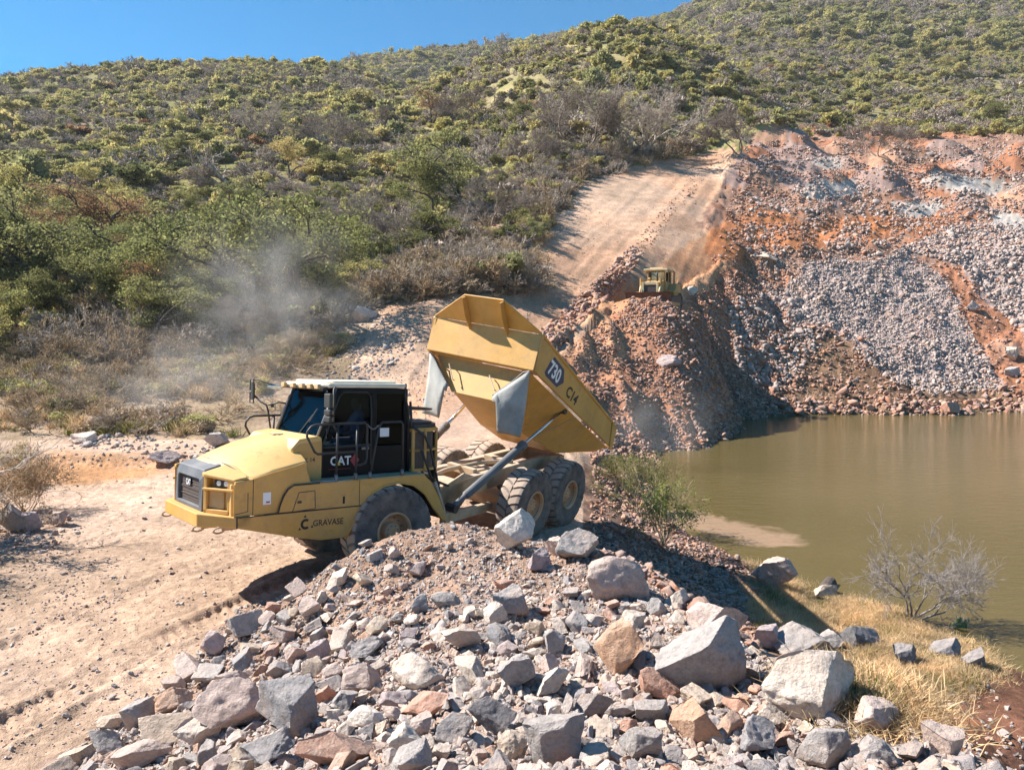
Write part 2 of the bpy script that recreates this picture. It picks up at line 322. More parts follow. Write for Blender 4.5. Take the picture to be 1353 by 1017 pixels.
for c in cpx:
    ys, zs = [], []
    for k, Y, v in RAW[c]:
        ys.append(Y); zs.append(v if k == 'z' else float(z_at(v, Y)))
    TAB.append(np.interp(np.exp(LY), ys, zs))
TAB = np.array(TAB)
def blur1(a, s, ax):
    k = int(3 * s); x = np.arange(-k, k + 1); g = np.exp(-.5 * (x / s) ** 2); g /= g.sum()
    pad = [(0, 0)] * a.ndim; pad[ax] = (k, k); b = np.pad(a, pad, mode='edge')
    return np.apply_along_axis(lambda r: np.convolve(r, g, 'valid'), ax, b)
TAB = blur1(TAB, 5.0, 1)
QC = np.arange(-900, 2401, 10.0)
_t = np.array([np.interp(QC, cpx, TAB[:, j]) for j in range(NY)]).T
TABQ = blur1(_t, 1.5, 0)
def base_z(x, y):
    x = np.asarray(x, float); y = np.maximum(np.asarray(y, float), 1.0)
    q = PW / 2 + FPX * CP * x / y
    u = np.clip((q + 900) / 10, 0, len(QC) - 1.001); v = np.clip((np.log(y) - LY0) / (LY1 - LY0) * (NY - 1), 0, NY - 1.001)
    i = u.astype(int); j = v.astype(int); fu = u - i; fv = v - j
    return (TABQ[i, j] * (1 - fu) + TABQ[i + 1, j] * fu) * (1 - fv) + (TABQ[i, j + 1] * (1 - fu) + TABQ[i + 1, j + 1] * fu) * fv
# the rubble pile in front (thin-plate spline through surveyed points)
pp = [(px, py, Y) for px, py, Y in [(50,1012,7.6),(200,1014,6.2),(350,1014,5.2),(500,1014,4.6),(676,1014,4.3),(900,1014,4.2),(1100,1014,4.3),
      (235,895,9.7),(350,900,8.0),(500,900,7.0),(676,900,6.3),(850,900,5.8),(1000,900,5.6),(330,808,12.0),(430,800,10.0),(550,800,9.0),(676,800,8.5),(800,800,8.3),
      (450,742,11.4),(560,740,10.6),(680,742,10.2),(800,740,9.9),(520,708,11.3),(590,694,11.3),(640,702,11.4),(700,716,11.2),(760,722,10.9),(820,735,10.2),
      (860,756,9.5),(930,812,8.0),(1000,855,7.0),(1070,890,6.0),(1150,925,5.2),(1290,1010,4.2)]]
PC = [pt(*a) for a in pp]
for a in [(-6.5,10,-1),(-5.6,13,-1.0),(-8,8,-1.2),(-8,5,-1),(-6,2,-.2),(-3,13.0,-.3),(-1,13.5,-.3),(0.5,13.9,-.6),(1.7,13.3,-1.1),(3.0,11.5,-1.5),(4.2,9.5,-1.6),(4.5,8,-1.5),(4.7,6.5,-1.4),(4.9,5,-1.2),
          (5.0,3.5,-1.0),(0,1,2.9),(2,1,2.8),(-2,1,2.5),(0,-3,2.8),(3.2,2.5,2.0),(-4,2.5,1.0),(7,7,-4),(7,3,-3),(-10,10,-2.5),(-4,16,-3),(3,16,-4),(6,12,-4),(5.5,0,-1.5),(-7,-2,-1)]: PC.append(np.array(a, float))
PC = np.array(PC)
def tps(r2): return .5 * r2 * np.log(r2 + 1e-9)
_n = len(PC); _A = np.zeros((_n + 3, _n + 3))
_A[:_n, :_n] = tps(((PC[:, None, :2] - PC[None, :, :2]) ** 2).sum(-1)) + np.eye(_n) * .02
_A[:_n, _n] = 1; _A[:_n, _n + 1:] = PC[:, :2]; _A[_n, :_n] = 1; _A[_n + 1:, :_n] = PC[:, :2].T
_w = np.linalg.solve(_A, np.r_[PC[:, 2], 0, 0, 0])
def pile_z(x, y):
    x = np.asarray(x, float); y = np.asarray(y, float); r = np.full(x.shape, -9.0)
    m = (x > -9) & (x < 6.5) & (y > -4) & (y < 15.5)
    if m.any():
        a, b = x[m], y[m]; z = _w[_n] + _w[_n + 1] * a + _w[_n + 2] * b
        for i in range(_n): z = z + _w[i] * tps((a - PC[i, 0]) ** 2 + (b - PC[i, 1]) ** 2)
        r[m] = z
    return r
def smax(a, b, k=.12):
    h = np.clip(.5 + .5 * (b - a) / k, 0, 1); return a + (b - a) * h + k * h * (1 - h)
ROAD = [(430,560),(470,470),(500,412),(525,398),(600,392),(700,383),(712,330),(735,285),(770,245),(850,218),(935,200),(1000,196),(985,255),(955,300),(972,340),(930,385),(870,395),(835,400),(800,425),(735,470),(720,600),(430,640)]
HEAP = [(700,440),(760,430),(820,400),(900,385),(985,330),(1040,360),(1030,545),(960,600),(905,640),(800,640),(770,560)]
SPOIL = [(925,300),(985,190),(1000,176),(1045,166),(1100,170),(1500,164),(1700,160),(1700,560),(1010,556),(905,625),(880,560),(900,420),(990,340)]
GREY = [(1030,390),(1065,345),(1150,345),(1200,330),(1250,370),(1290,450),(1325,515),(1230,522),(1180,505),(1140,470),(1100,430),(1050,425)]
GREY2 = [(1190,330),(1250,300),(1320,295),(1400,330),(1500,380),(1500,470),(1360,450),(1310,400),(1270,350)]
TRACKS = [[(-3.6,18.5),(-5.2,15.5),(-6.5,12),(-7.3,9),(-7.9,5)], [(-2.6,14.5),(-4.0,12.8),(-5.0,10.5),(-5.7,8),(-6,5)], [(-9.5,12.5),(-9.3,9),(-9.8,6)],
          [(-5.5,19),(-8,20.5),(-12,21.4),(-18,21.6),(-24,21)], [(-4.8,21.4),(-8,23),(-12,23.9),(-18,24.2),(-26,23.5)], [(-7,17.5),(-9,15),(-10.5,12),(-11.5,8)]]
def tracks(x, y):
    z = np.zeros_like(x)
    m = (x > -30) & (x < 0) & (y > 3) & (y < 27)
    if not m.any(): return z
    a, b = x[m], y[m]; zz = np.zeros_like(a)
    for tr in TRACKS:
        best = np.full(a.shape, 9.0); arc = np.zeros_like(a); s0 = 0; side = np.zeros_like(a)
        # refine the polyline
        p = np.array(tr, float); t = np.linspace(0, len(p) - 1, 40); p = np.c_[np.interp(t, range(len(p)), p[:, 0]), np.interp(t, range(len(p)), p[:, 1])]
        for _ in range(6): p[1:-1] = (p[:-2] + 2 * p[1:-1] + p[2:]) / 4
        for i in range(len(p) - 1):
            d = p[i + 1] - p[i]; L = np.hypot(*d); u = d / L
            l = np.clip((a - p[i, 0]) * u[0] + (b - p[i, 1]) * u[1], 0, L)
            ex, ey = a - p[i, 0] - l * u[0], b - p[i, 1] - l * u[1]; r = np.hypot(ex, ey); k = r < best
            best[k] = r[k]; arc[k] = s0 + l[k]; side[k] = (ex * u[1] - ey * u[0])[k]; s0 += L
        wob = .07 * fbm(a * 1.3, b * 1.3, 5, 2)
        w_ = .31 + wob
        rut = -sstep(w_, w_ - .08, best) * .045 + np.exp(-((best - w_ - .07) / .09) ** 2) * .045 * (.4 + vn(a * 3, b * 3, 16))
        lug = (.55 + .6 * vn(a * 2.1, b * 2.1, 15)) * np.sin((arc + np.abs(side) * .55 + .03 * fbm(a * 3, b * 3, 9, 2)) * 2 * np.pi / .21)
        fade = .25 + .75 * sstep(.2, .5, vn(a * .5, b * .5, 77))
        zz += (rut + sstep(w_, w_ - .05, best) * .019 * lug) * fade
    z[m] = zz; return z
def seg_d(x, y, a, b):
    ax, ay = a; bx, by = b; dx, dy = bx - ax, by - ay
    t = np.clip(((x - ax) * dx + (y - ay) * dy) / (dx * dx + dy * dy), 0, 1)
    return np.hypot(x - ax - t * dx, y - ay - t * dy)
DOZ = pt(868, 408, 57.0)[:2]
MED = [pt(*a)[:2] for a in [(700,470,36),(740,425,44),(800,370,54),(850,305,69),(905,240,88),(935,212,103)]]
_mr = np.random.default_rng(3)
MOUNDS = []
for k in range(150):
    px = _mr.uniform(960, 1700); py = _mr.uniform(192, 300)
    Y = np.interp(py, [192, 300], [136, 97]); X = (px - 676.5) / FPX * Y
    MOUNDS.append((X, Y, _mr.uniform(2.2, 5.5), _mr.uniform(.6, 2.0)))
def Zs(x, y):
    x = np.asarray(x, float); y = np.asarray(y, float)
    z = base_z(x, y)
    qx, qy = project(x, y, z)
    jx = qx + 8 * fbm(x * .4, y * .4, 31, 2); jy = qy + 5 * fbm(x * .4, y * .4, 32, 2)
    far = y > 26
    road = inside(ROAD, jx, jy) & far; heap = inside(HEAP, jx, jy) & far; spoil = inside(SPOIL, jx, jy) & far
    pad = (~far) | ((y <= 29) & (x < 0))
    # coarse relief
    z = z + np.where(far & ~road & ~heap & ~spoil, sstep(28, 60, y) * (.35 * fbm(x * .12, y * .12, 41, 3)) + sstep(90, 200, y) * 3.0 * fbm(x * .02, y * .02, 43, 3), 0)
    z = z + np.where(heap | spoil, .75 * fbm(x * .16, y * .16, 50, 3) + .6 * fbm(x * .33, y * .33, 51, 4) + .3 * np.abs(fbm(x * 1.1, y * 1.1, 52, 3)) * 1.5, 0)
    z = z + np.where(heap & ~road, -.5 * sstep(.3, .7, vn(x * .9 + y * .15, y * .12, 58)), 0)
    z = z + np.where(spoil | road, 0.05 * fbm(x, y, 57, 3), 0)
    for (mx, my, r, h) in MOUNDS:
        z = z + h * np.exp(-((x - mx) ** 2 + (y - my) ** 2) / (r * r * .5)) * (y > 90) * (y < 150)
    md = np.min([seg_d(x, y, MED[i], MED[i + 1]) for i in range(len(MED) - 1)], axis=0)
    bw = np.clip(.35 + .9 * sstep(75, 50, y), 0, 1); z = z + (.6 * bw + .5 * bw * fbm(x * .5, y * .5, 61, 4)) * np.exp(-(md / (1.0 + .7 * bw + .5 * fbm(x * .2, y * .2, 67, 2))) ** 2)
    # ruts climbing the ramp
    z = z + np.where(road & (y > 34), .09 * fbm(md * 1.7, y * .045, 63, 4) + .05 * fbm(x * .5, y * .5, 64, 4), 0)
    # the heap pushed up before the bulldozer
    dk = sstep(5.0, 3.0, np.hypot(x - DOZ[0], y - DOZ[1])); z = z * (1 - dk) + 5.5 * dk
    mx_ = (x - 9.5) / np.where(x > 9.5, 2.7, 4.4); z = np.where(y < 70, smax(z, 6.55 - 1.5 * mx_ ** 2 - .26 * np.maximum(0, 53.2 - y) ** 1.5 - .6 * np.maximum(0, y - 53.2) ** 2 + .35 * fbm(x * .6, y * .6, 66, 4), .5), z)
    # edge berm of the pad
    bd = seg_d(x, y, (-21, 25.5), (-8.5, 24.2)); z = z + .35 * np.exp(-(bd / .7) ** 2)
    z = z + tracks(x, y)
    z = z + np.where(y < 30, .05 * fbm(x * .8, y * .8, 71, 4) + .018 * fbm(x * 6, y * 6, 72, 3), 0)
    nshore = (y < 30) & (x > 2)
    z = z + np.where(nshore, .22 * fbm(x * .7, y * .7, 81, 4), 0)
    pz = pile_z(x, y)
    pz = pz + .12 * fbm(x * 1.6, y * 1.6, 91, 4) + .03 * fbm(x * 9, y * 9, 92, 2)
    return smax(z, pz)

# polar survey grid
GPX = np.arange(-420, 1790, 2.4)
ys = [1.5]
while ys[-1] < 1000:
    Y = ys[-1]; k = .0105 if Y < 5 else .0042 if Y < 27 else .0075 if Y < 150 else .012
    ys.append(Y * (1 + k))
GY = np.array(ys)
GQ = (GPX - PW / 2) / FPX / CP
X2 = GQ[:, None] * GY[None, :]; Y2 = np.broadcast_to(GY, X2.shape).copy()
Z2 = Zs(X2.ravel(), Y2.ravel()).reshape(X2.shape)
QX, QY = project(X2, Y2, Z2)
VISMIN = np.minimum.accumulate(QY, axis=1)
VIS = QY <= VISMIN + 2.0
def drop(px, py):
    """photo pixel(s) to the first terrain point on that ray"""
    px = np.atleast_1d(np.asarray(px, float)); py = np.atleast_1d(np.asarray(py, float)); res = np.zeros((len(px), 3))
    for k in range(2):
        if k == 0: col = px
        else:  # correct the azimuth for the height on the picture
            a, dy, dz = ray(px, py); col = PW / 2 + FPX * CP * (a / dy)
        ci = np.clip(np.round((col - GPX[0]) / 2.4).astype(int), 0, len(GPX) - 1)
    for i in range(len(px)):
        r = VISMIN[ci[i]]; j = int(np.searchsorted(-r, -py[i])); j = min(max(j, 1), len(GY) - 1)
        a0, a1 = r[j - 1], r[j]; f = 0 if a0 == a1 else (a0 - py[i]) / (a0 - a1); f = min(max(f, 0), 1)
        Y = GY[j - 1] + f * (GY[j] - GY[j - 1]); q = GQ[ci[i]]
        res[i] = (q * Y, Y, Z2[ci[i], j - 1] * (1 - f) + Z2[ci[i], j] * f)
    return res
def zone_colors():
    jx = QX + 14 * fbm(X2 * .5, Y2 * .5, 131, 4); jy = QY + 8 * fbm(X2 * .5, Y2 * .5, 132, 4)
    far = Y2 > 26
    C = np.zeros(X2.shape + (3,))
    def c(m, col): C[m] = col
    n = fbm(X2 * .08, Y2 * .08, 201, 4); n2 = fbm(X2 * .5, Y2 * .5, 202, 4); n3 = fbm(X2 * .025, Y2 * .025, 203, 3)
    def lerp(a, b, t): return np.array(a) * (1 - t[..., None]) + np.array(b) * t[..., None]
    # hillside: dry yellow-green grass between brown earth
    t = sstep(-.25, .3, n + .4 * n2); C[:] = lerp((.24, .175, .115), (.20, .185, .065), t)
    t2 = sstep(0, .35, n3); C[:] = C * (1 - .5 * t2[..., None]) + np.array((.21, .20, .065)) * .5 * t2[..., None]
    spur = inside([(540,190),(560,110),(700,60),(800,25),(900,35),(1000,140),(1080,190),(800,200)], jx, jy) | inside([(1020,110),(1200,30),(1420,20),(1420,180),(1100,185)], jx, jy)
    C[spur] = C[spur] * .35 + np.array((.37, .32, .15)) * .65
    near = 1 - sstep(55, 90, Y2); C[:] = C * (1 - near[..., None]) + lerp((.38, .28, .205), (.30, .22, .14), sstep(-.3, .3, n2)) * near[..., None]
    sand = lerp((.54, .39, .295), (.47, .33, .235), sstep(-.3, .4, fbm(X2 * .3, Y2 * .3, 211, 4)))
    pad = (Y2 <= 28.3) | ((Y2 < 30) & (X2 < -16) & False)
    C[pad] = sand[pad]
    org = sstep(.35, .75, 1 - np.hypot((X2 + 14) / 8, (Y2 - 23.0) / 3.4) + .3 * n2); C[:] = C * (1 - (org * pad)[..., None]) + np.array((.44, .235, .115)) * (org * pad)[..., None]
    rd = inside(ROAD, jx, jy) & far; C[rd] = lerp((.56, .385, .275), (.51, .31, .20), sstep(-.2, .4, n))[rd]
    rr = rd & (QX > 780) & inside([(780,430),(1000,430),(1000,250),(900,330),(850,370),(780,400)], jx, jy)
    C[rr] = lerp((.52, .29, .165), (.48, .245, .13), sstep(-.3, .3, n2))[rr]
    sp = inside(SPOIL, jx, jy) & far; C[sp] = lerp((.40, .18, .10), (.34, .205, .145), sstep(-.12, .2, n * .7 + n2 * .5))[sp]
    hp = inside(HEAP, jx, jy) & far & ~rd; C[hp] = lerp((.45, .20, .105), (.37, .19, .12), sstep(-.3, .3, n2))[hp]
    o2 = inside([(930,310),(1000,270),(1060,290),(1240,270),(1250,300),(1080,330),(985,345),(940,350)], jx, jy) & far; C[o2] = lerp((.52, .205, .085), (.45, .19, .09), sstep(-.3, .3, n2))[o2]
    o3 = inside([(735,470),(800,425),(850,400),(880,420),(830,470),(790,530),(750,520)], jx, jy) & far; C[o3] = lerp((.52, .28, .16), (.46, .23, .13), sstep(-.3, .3, n2))[o3]
    g = (inside(GREY, jx, jy) | inside(GREY2, jx, jy)) & far; C[g] = lerp((.36, .28, .26), (.42, .33, .30), sstep(-.3, .3, n2))[g]
    for k, (mx, my, r_, h_) in enumerate(MOUNDS):
        if my < 90: continue
        g = (((X2 - mx) ** 2 + (Y2 - my) ** 2 < (r_ * (.85 + .25 * n2)) ** 2)) & sp; C[g] = [(.40, .18, .10), (.36, .25, .215), (.31, .22, .19), (.42, .25, .17)][k % 4]
    for (cx, cy, rx, ry) in [(1100,250,42,12),(1093,214,20,8),(1250,240,34,12),(1290,246,45,12),(1215,275,35,10),(1335,292,28,12)]:
        g = (((jx - cx) / rx) ** 2 + ((jy - cy) / ry) ** 2 < 1) & far; C[g] = (.44, .405, .37)
    wet = inside([(930,600),(960,540),(990,470),(1060,430),(1130,450),(1180,498),(1320,512),(1700,530),(1700,565),(1000,556)], jx, jy) & far
    C[wet] = lerp((.17, .10, .062), (.25, .155, .095), sstep(-.3, .3, n2))[wet]
    low = sstep(-1.85, -2.2, Z2); C[:] = C * (1 - low[..., None]) + np.array((.12, .09, .06)) * low[..., None]
    pz = pile_z(X2.ravel(), Y2.ravel()).reshape(X2.shape); pl = pz > base_z(X2, Y2) - .05
    C[pl] = lerp((.34, .25, .205), (.37, .24, .17), sstep(-.3, .4, n2 + .3 * fbm(X2 * 2, Y2 * 2, 221, 2)))[pl]
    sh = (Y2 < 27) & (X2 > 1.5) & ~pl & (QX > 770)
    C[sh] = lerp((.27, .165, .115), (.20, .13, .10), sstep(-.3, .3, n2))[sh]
    gr = inside([(985,800),(1000,760),(1060,770),(1310,850),(1330,900),(1200,950),(1120,920),(1050,850)], jx, jy) & (Y2 < 26)
    C[gr] = lerp((.34, .25, .13), (.38, .29, .15), sstep(-.3, .3, n2))[gr]
    rb = inside([(1180,935),(1330,880),(1500,900),(1700,1100),(1150,1100)], jx, jy) & (Y2 < 15) & ~pl
    C[rb] = lerp((.27, .115, .06), (.20, .095, .06), sstep(-.3, .3, n2))[rb]
    return C
nc, nr = X2.shape
V = np.stack([X2, Y2, Z2], -1).reshape(-1, 3)
ii = (np.arange(nc - 1)[:, None] * nr + np.arange(nr - 1)[None, :]).ravel()
F = np.stack([ii, ii + nr, ii + nr + 1, ii + 1], 1)
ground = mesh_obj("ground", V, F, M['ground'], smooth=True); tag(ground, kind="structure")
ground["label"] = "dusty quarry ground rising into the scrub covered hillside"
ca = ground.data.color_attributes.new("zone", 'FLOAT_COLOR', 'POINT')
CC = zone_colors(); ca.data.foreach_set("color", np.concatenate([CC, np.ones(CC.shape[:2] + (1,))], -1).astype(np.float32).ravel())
# ground under and behind the camera, joined at the survey's first row
def back_ground():
    xs = np.linspace(-60, 60, 120); yy = np.linspace(-60, 1.6, 70); gx, gy = np.meshgrid(xs, yy, indexing='ij')
    gz = smax(np.zeros_like(gx) - .6, pile_z(gx.ravel(), gy.ravel()).reshape(gx.shape)) - .05
    gz = np.where((gy < -3.9) & (np.abs(gx) < 7), np.minimum(gz, 2), gz)
    i = (np.arange(119)[:, None] * 70 + np.arange(69)[None, :]).ravel()
    o = mesh_obj("ground_behind", np.stack([gx, gy, gz], -1).reshape(-1, 3), np.stack([i, i + 70, i + 71, i + 1], 1), M['ground'], smooth=True)
    o.name = "ground"; tag(o, kind="structure"); a = o.data.color_attributes.new("zone", 'FLOAT_COLOR', 'POINT')
    a.data.foreach_set("color", np.tile(np.array([.36, .26, .2, 1], np.float32), len(o.data.vertices)))
back_ground()
def water():
    xs = np.linspace(2, 120, 160); yy = np.linspace(8, 72, 110); gx, gy = np.meshgrid(xs, yy, indexing='ij')
    i = (np.arange(159)[:, None] * 110 + np.arange(109)[None, :]).ravel()
    o = mesh_obj("pond_water", np.stack([gx, gy, np.full_like(gx, WATER)], -1).reshape(-1, 3), np.stack([i, i + 110, i + 111, i + 1], 1), M['water'], smooth=True)
    tag(o, "murky olive brown pond water with a pale silt plume along the near bank", kind="structure")
    a = o.data.attributes.new("silt", 'FLOAT', 'POINT')
    d1 = seg_d(gx, gy, pt(905,705,26)[:2], pt(1010,735,23.5)[:2]); d2 = seg_d(gx, gy, pt(910,640,34)[:2], pt(990,650,33)[:2])
    s = np.clip(1 - d1 / 2.3, 0, 1) * .9; s2 = np.clip(1 - d2 / 1.3, 0, 1) * .42
    a.data.foreach_set("value", np.maximum(s, s2).astype(np.float32).ravel())
water()

# ------------------------------------------------------------------ scatter helper for uncountable stuff
def scatter(name, P, rot, scl, idx, protos, label):
    col = bpy.data.collections.new("kinds_of_" + name)
    for i, p in enumerate(protos):
        p.name = "kind_%02d_%s" % (i, name); col.objects.link(p)
    me = bpy.data.meshes.new(name); me.vertices.add(len(P)); me.vertices.foreach_set("co", np.asarray(P, np.float32).ravel())
    a = me.attributes.new("rot", 'FLOAT_VECTOR', 'POINT'); a.data.foreach_set("vector", np.asarray(rot, np.float32).ravel())
    a = me.attributes.new("scl", 'FLOAT_VECTOR', 'POINT'); a.data.foreach_set("vector", np.asarray(scl, np.float32).ravel())
    a = me.attributes.new("kidx", 'INT', 'POINT'); a.data.foreach_set("value", np.asarray(idx, np.int32))
    o = bpy.data.objects.new(name, me); COL.objects.link(o)
    g = bpy.data.node_groups.new("scatter_" + name, 'GeometryNodeTree')
    g.interface.new_socket("Geometry", in_out='INPUT', socket_type='NodeSocketGeometry')
    g.interface.new_socket("Geometry", in_out='OUTPUT', socket_type='NodeSocketGeometry')
    N = g.nodes.new; L = g.links.new
    gi, go = N('NodeGroupInput'), N('NodeGroupOutput')
    ci = N('GeometryNodeCollectionInfo'); ci.inputs['Collection'].default_value = col
    ci.inputs['Separate Children'].default_value = True; ci.inputs['Reset Children'].default_value = True
    ip = N('GeometryNodeInstanceOnPoints'); ip.inputs['Pick Instance'].default_value = True
    def attr(n, t):
        x = N('GeometryNodeInputNamedAttribute'); x.data_type = t; x.inputs['Name'].default_value = n; return x.outputs['Attribute']
    e = N('FunctionNodeEulerToRotation')
    L(attr("rot", 'FLOAT_VECTOR'), e.inputs[0]); L(gi.outputs[0], ip.inputs['Points']); L(ci.outputs[0], ip.inputs['Instance'])
    L(attr("kidx", 'INT'), ip.inputs['Instance Index']); L(e.outputs[0], ip.inputs['Rotation']); L(attr("scl", 'FLOAT_VECTOR'), ip.inputs['Scale'])
    L(ip.outputs[0], go.inputs[0])
    md = o.modifiers.new("scatter", 'NODES'); md.node_group = g
    return tag(o, label, kind="stuff")

# ------------------------------------------------------------------ rocks
def ico(sub):
    bm = bmesh.new(); bmesh.ops.create_icosphere(bm, subdivisions=sub, radius=1.0)
    V = np.array([v.co[:] for v in bm.verts]); F = np.array([[v.index for v in f.verts] for f in bm.faces]); bm.free(); return V, F
ICO = {k: ico(k) for k in (1, 2, 3, 4, 5, 6)}
def rock_mesh(seed, sub, cuts=13, rough=.05, sq=(1, .85, .7), round_=0.0):
    r = np.random.default_rng(seed); V, F = ICO[sub]; V = V.copy()
    V = V * 1.25
    Q, _ = np.linalg.qr(r.normal(size=(3, 3))); nb = 6; m_ = max(3, cuts // 2 - 2)
    N = np.concatenate([np.repeat(Q, 2, 0) * np.array([[1], [-1]] * 3) + r.normal(size=(6, 3)) * .22, r.normal(size=(m_, 3))]); N /= np.linalg.norm(N, axis=1)[:, None]
    D = np.r_[r.uniform(.46, .78, 6), r.uniform(.62, .98, m_)]
    for n, d in zip(N, D):
        t = V @ n - d; k = t > 0; V[k] -= np.outer(t[k] * (1 - round_), n)
    if sub >= 3:
        nr = V / (np.linalg.norm(V, axis=1)[:, None] + 1e-9)
        h = (vn3(V * 1.7 + seed, seed) - .5) * 2 * rough * 1.3 + (vn3(V * 4.3 + seed, seed + 5) - .5) * 2 * rough * 1.1
        if sub >= 4: h += (vn3(V * 11 + seed, seed + 9) - .5) * 2 * rough * .55 - np.clip(.08 - np.abs(vn3(V * 2.6 + 3 * seed, seed + 3) - .5), 0, 1) * rough * 9 * .5
        if sub >= 5: h += (vn3(V * 24 + seed, seed + 19) - .5) * 2 * rough * .25
        V += nr * h[:, None]
    V *= np.array(sq)
    V /= np.abs(V).max()
    return V, F
BIG = []
for k in range(16):
    r = np.random.default_rng(900 + k)
    V, F = rock_mesh(100 + k, 5, int(r.integers(13, 22)), r.uniform(.03, .05), (1, r.uniform(.65, .95), r.uniform(.55, .85)), 0.3 if k == 1 else r.choice([0, .0, .08]))
    o = mesh_obj("boulder", V, F, M['boulder'], link=False); BIG.append(o.data)
MIDR = []
for k in range(14):
    r = np.random.default_rng(700 + k)
    V, F = rock_mesh(300 + k, 4, int(r.integers(11, 18)), r.uniform(.03, .055), (1, r.uniform(.6, .95), r.uniform(.5, .85)))
    o = mesh_obj("boulder", V, F, M['boulder'], link=False); MIDR.append(o.data)
def proto_rocks(mat, n, sub, seed):
    L = []
    for k in range(n):
        r = np.random.default_rng(seed + k)
        V, F = rock_mesh(seed + k, sub, int(r.integers(9, 15)), .022, (1, r.uniform(.55, .95), r.uniform(.45, .85)))
        L.append(mesh_obj("r", V, F, mat, link=False))
    return L
RCOL = {k_: tuple(min(.72, c_ * 1.28) for c_ in v_) for k_, v_ in dict(grey=(.295,.27,.255), blue=(.235,.225,.225), pink=(.43,.33,.285), pale=(.50,.42,.35), white=(.56,.49,.42), red=(.42,.225,.155), orange=(.45,.27,.17), tan=(.46,.36,.27), dark=(.16,.155,.16), mauve=(.34,.27,.265)).items()}
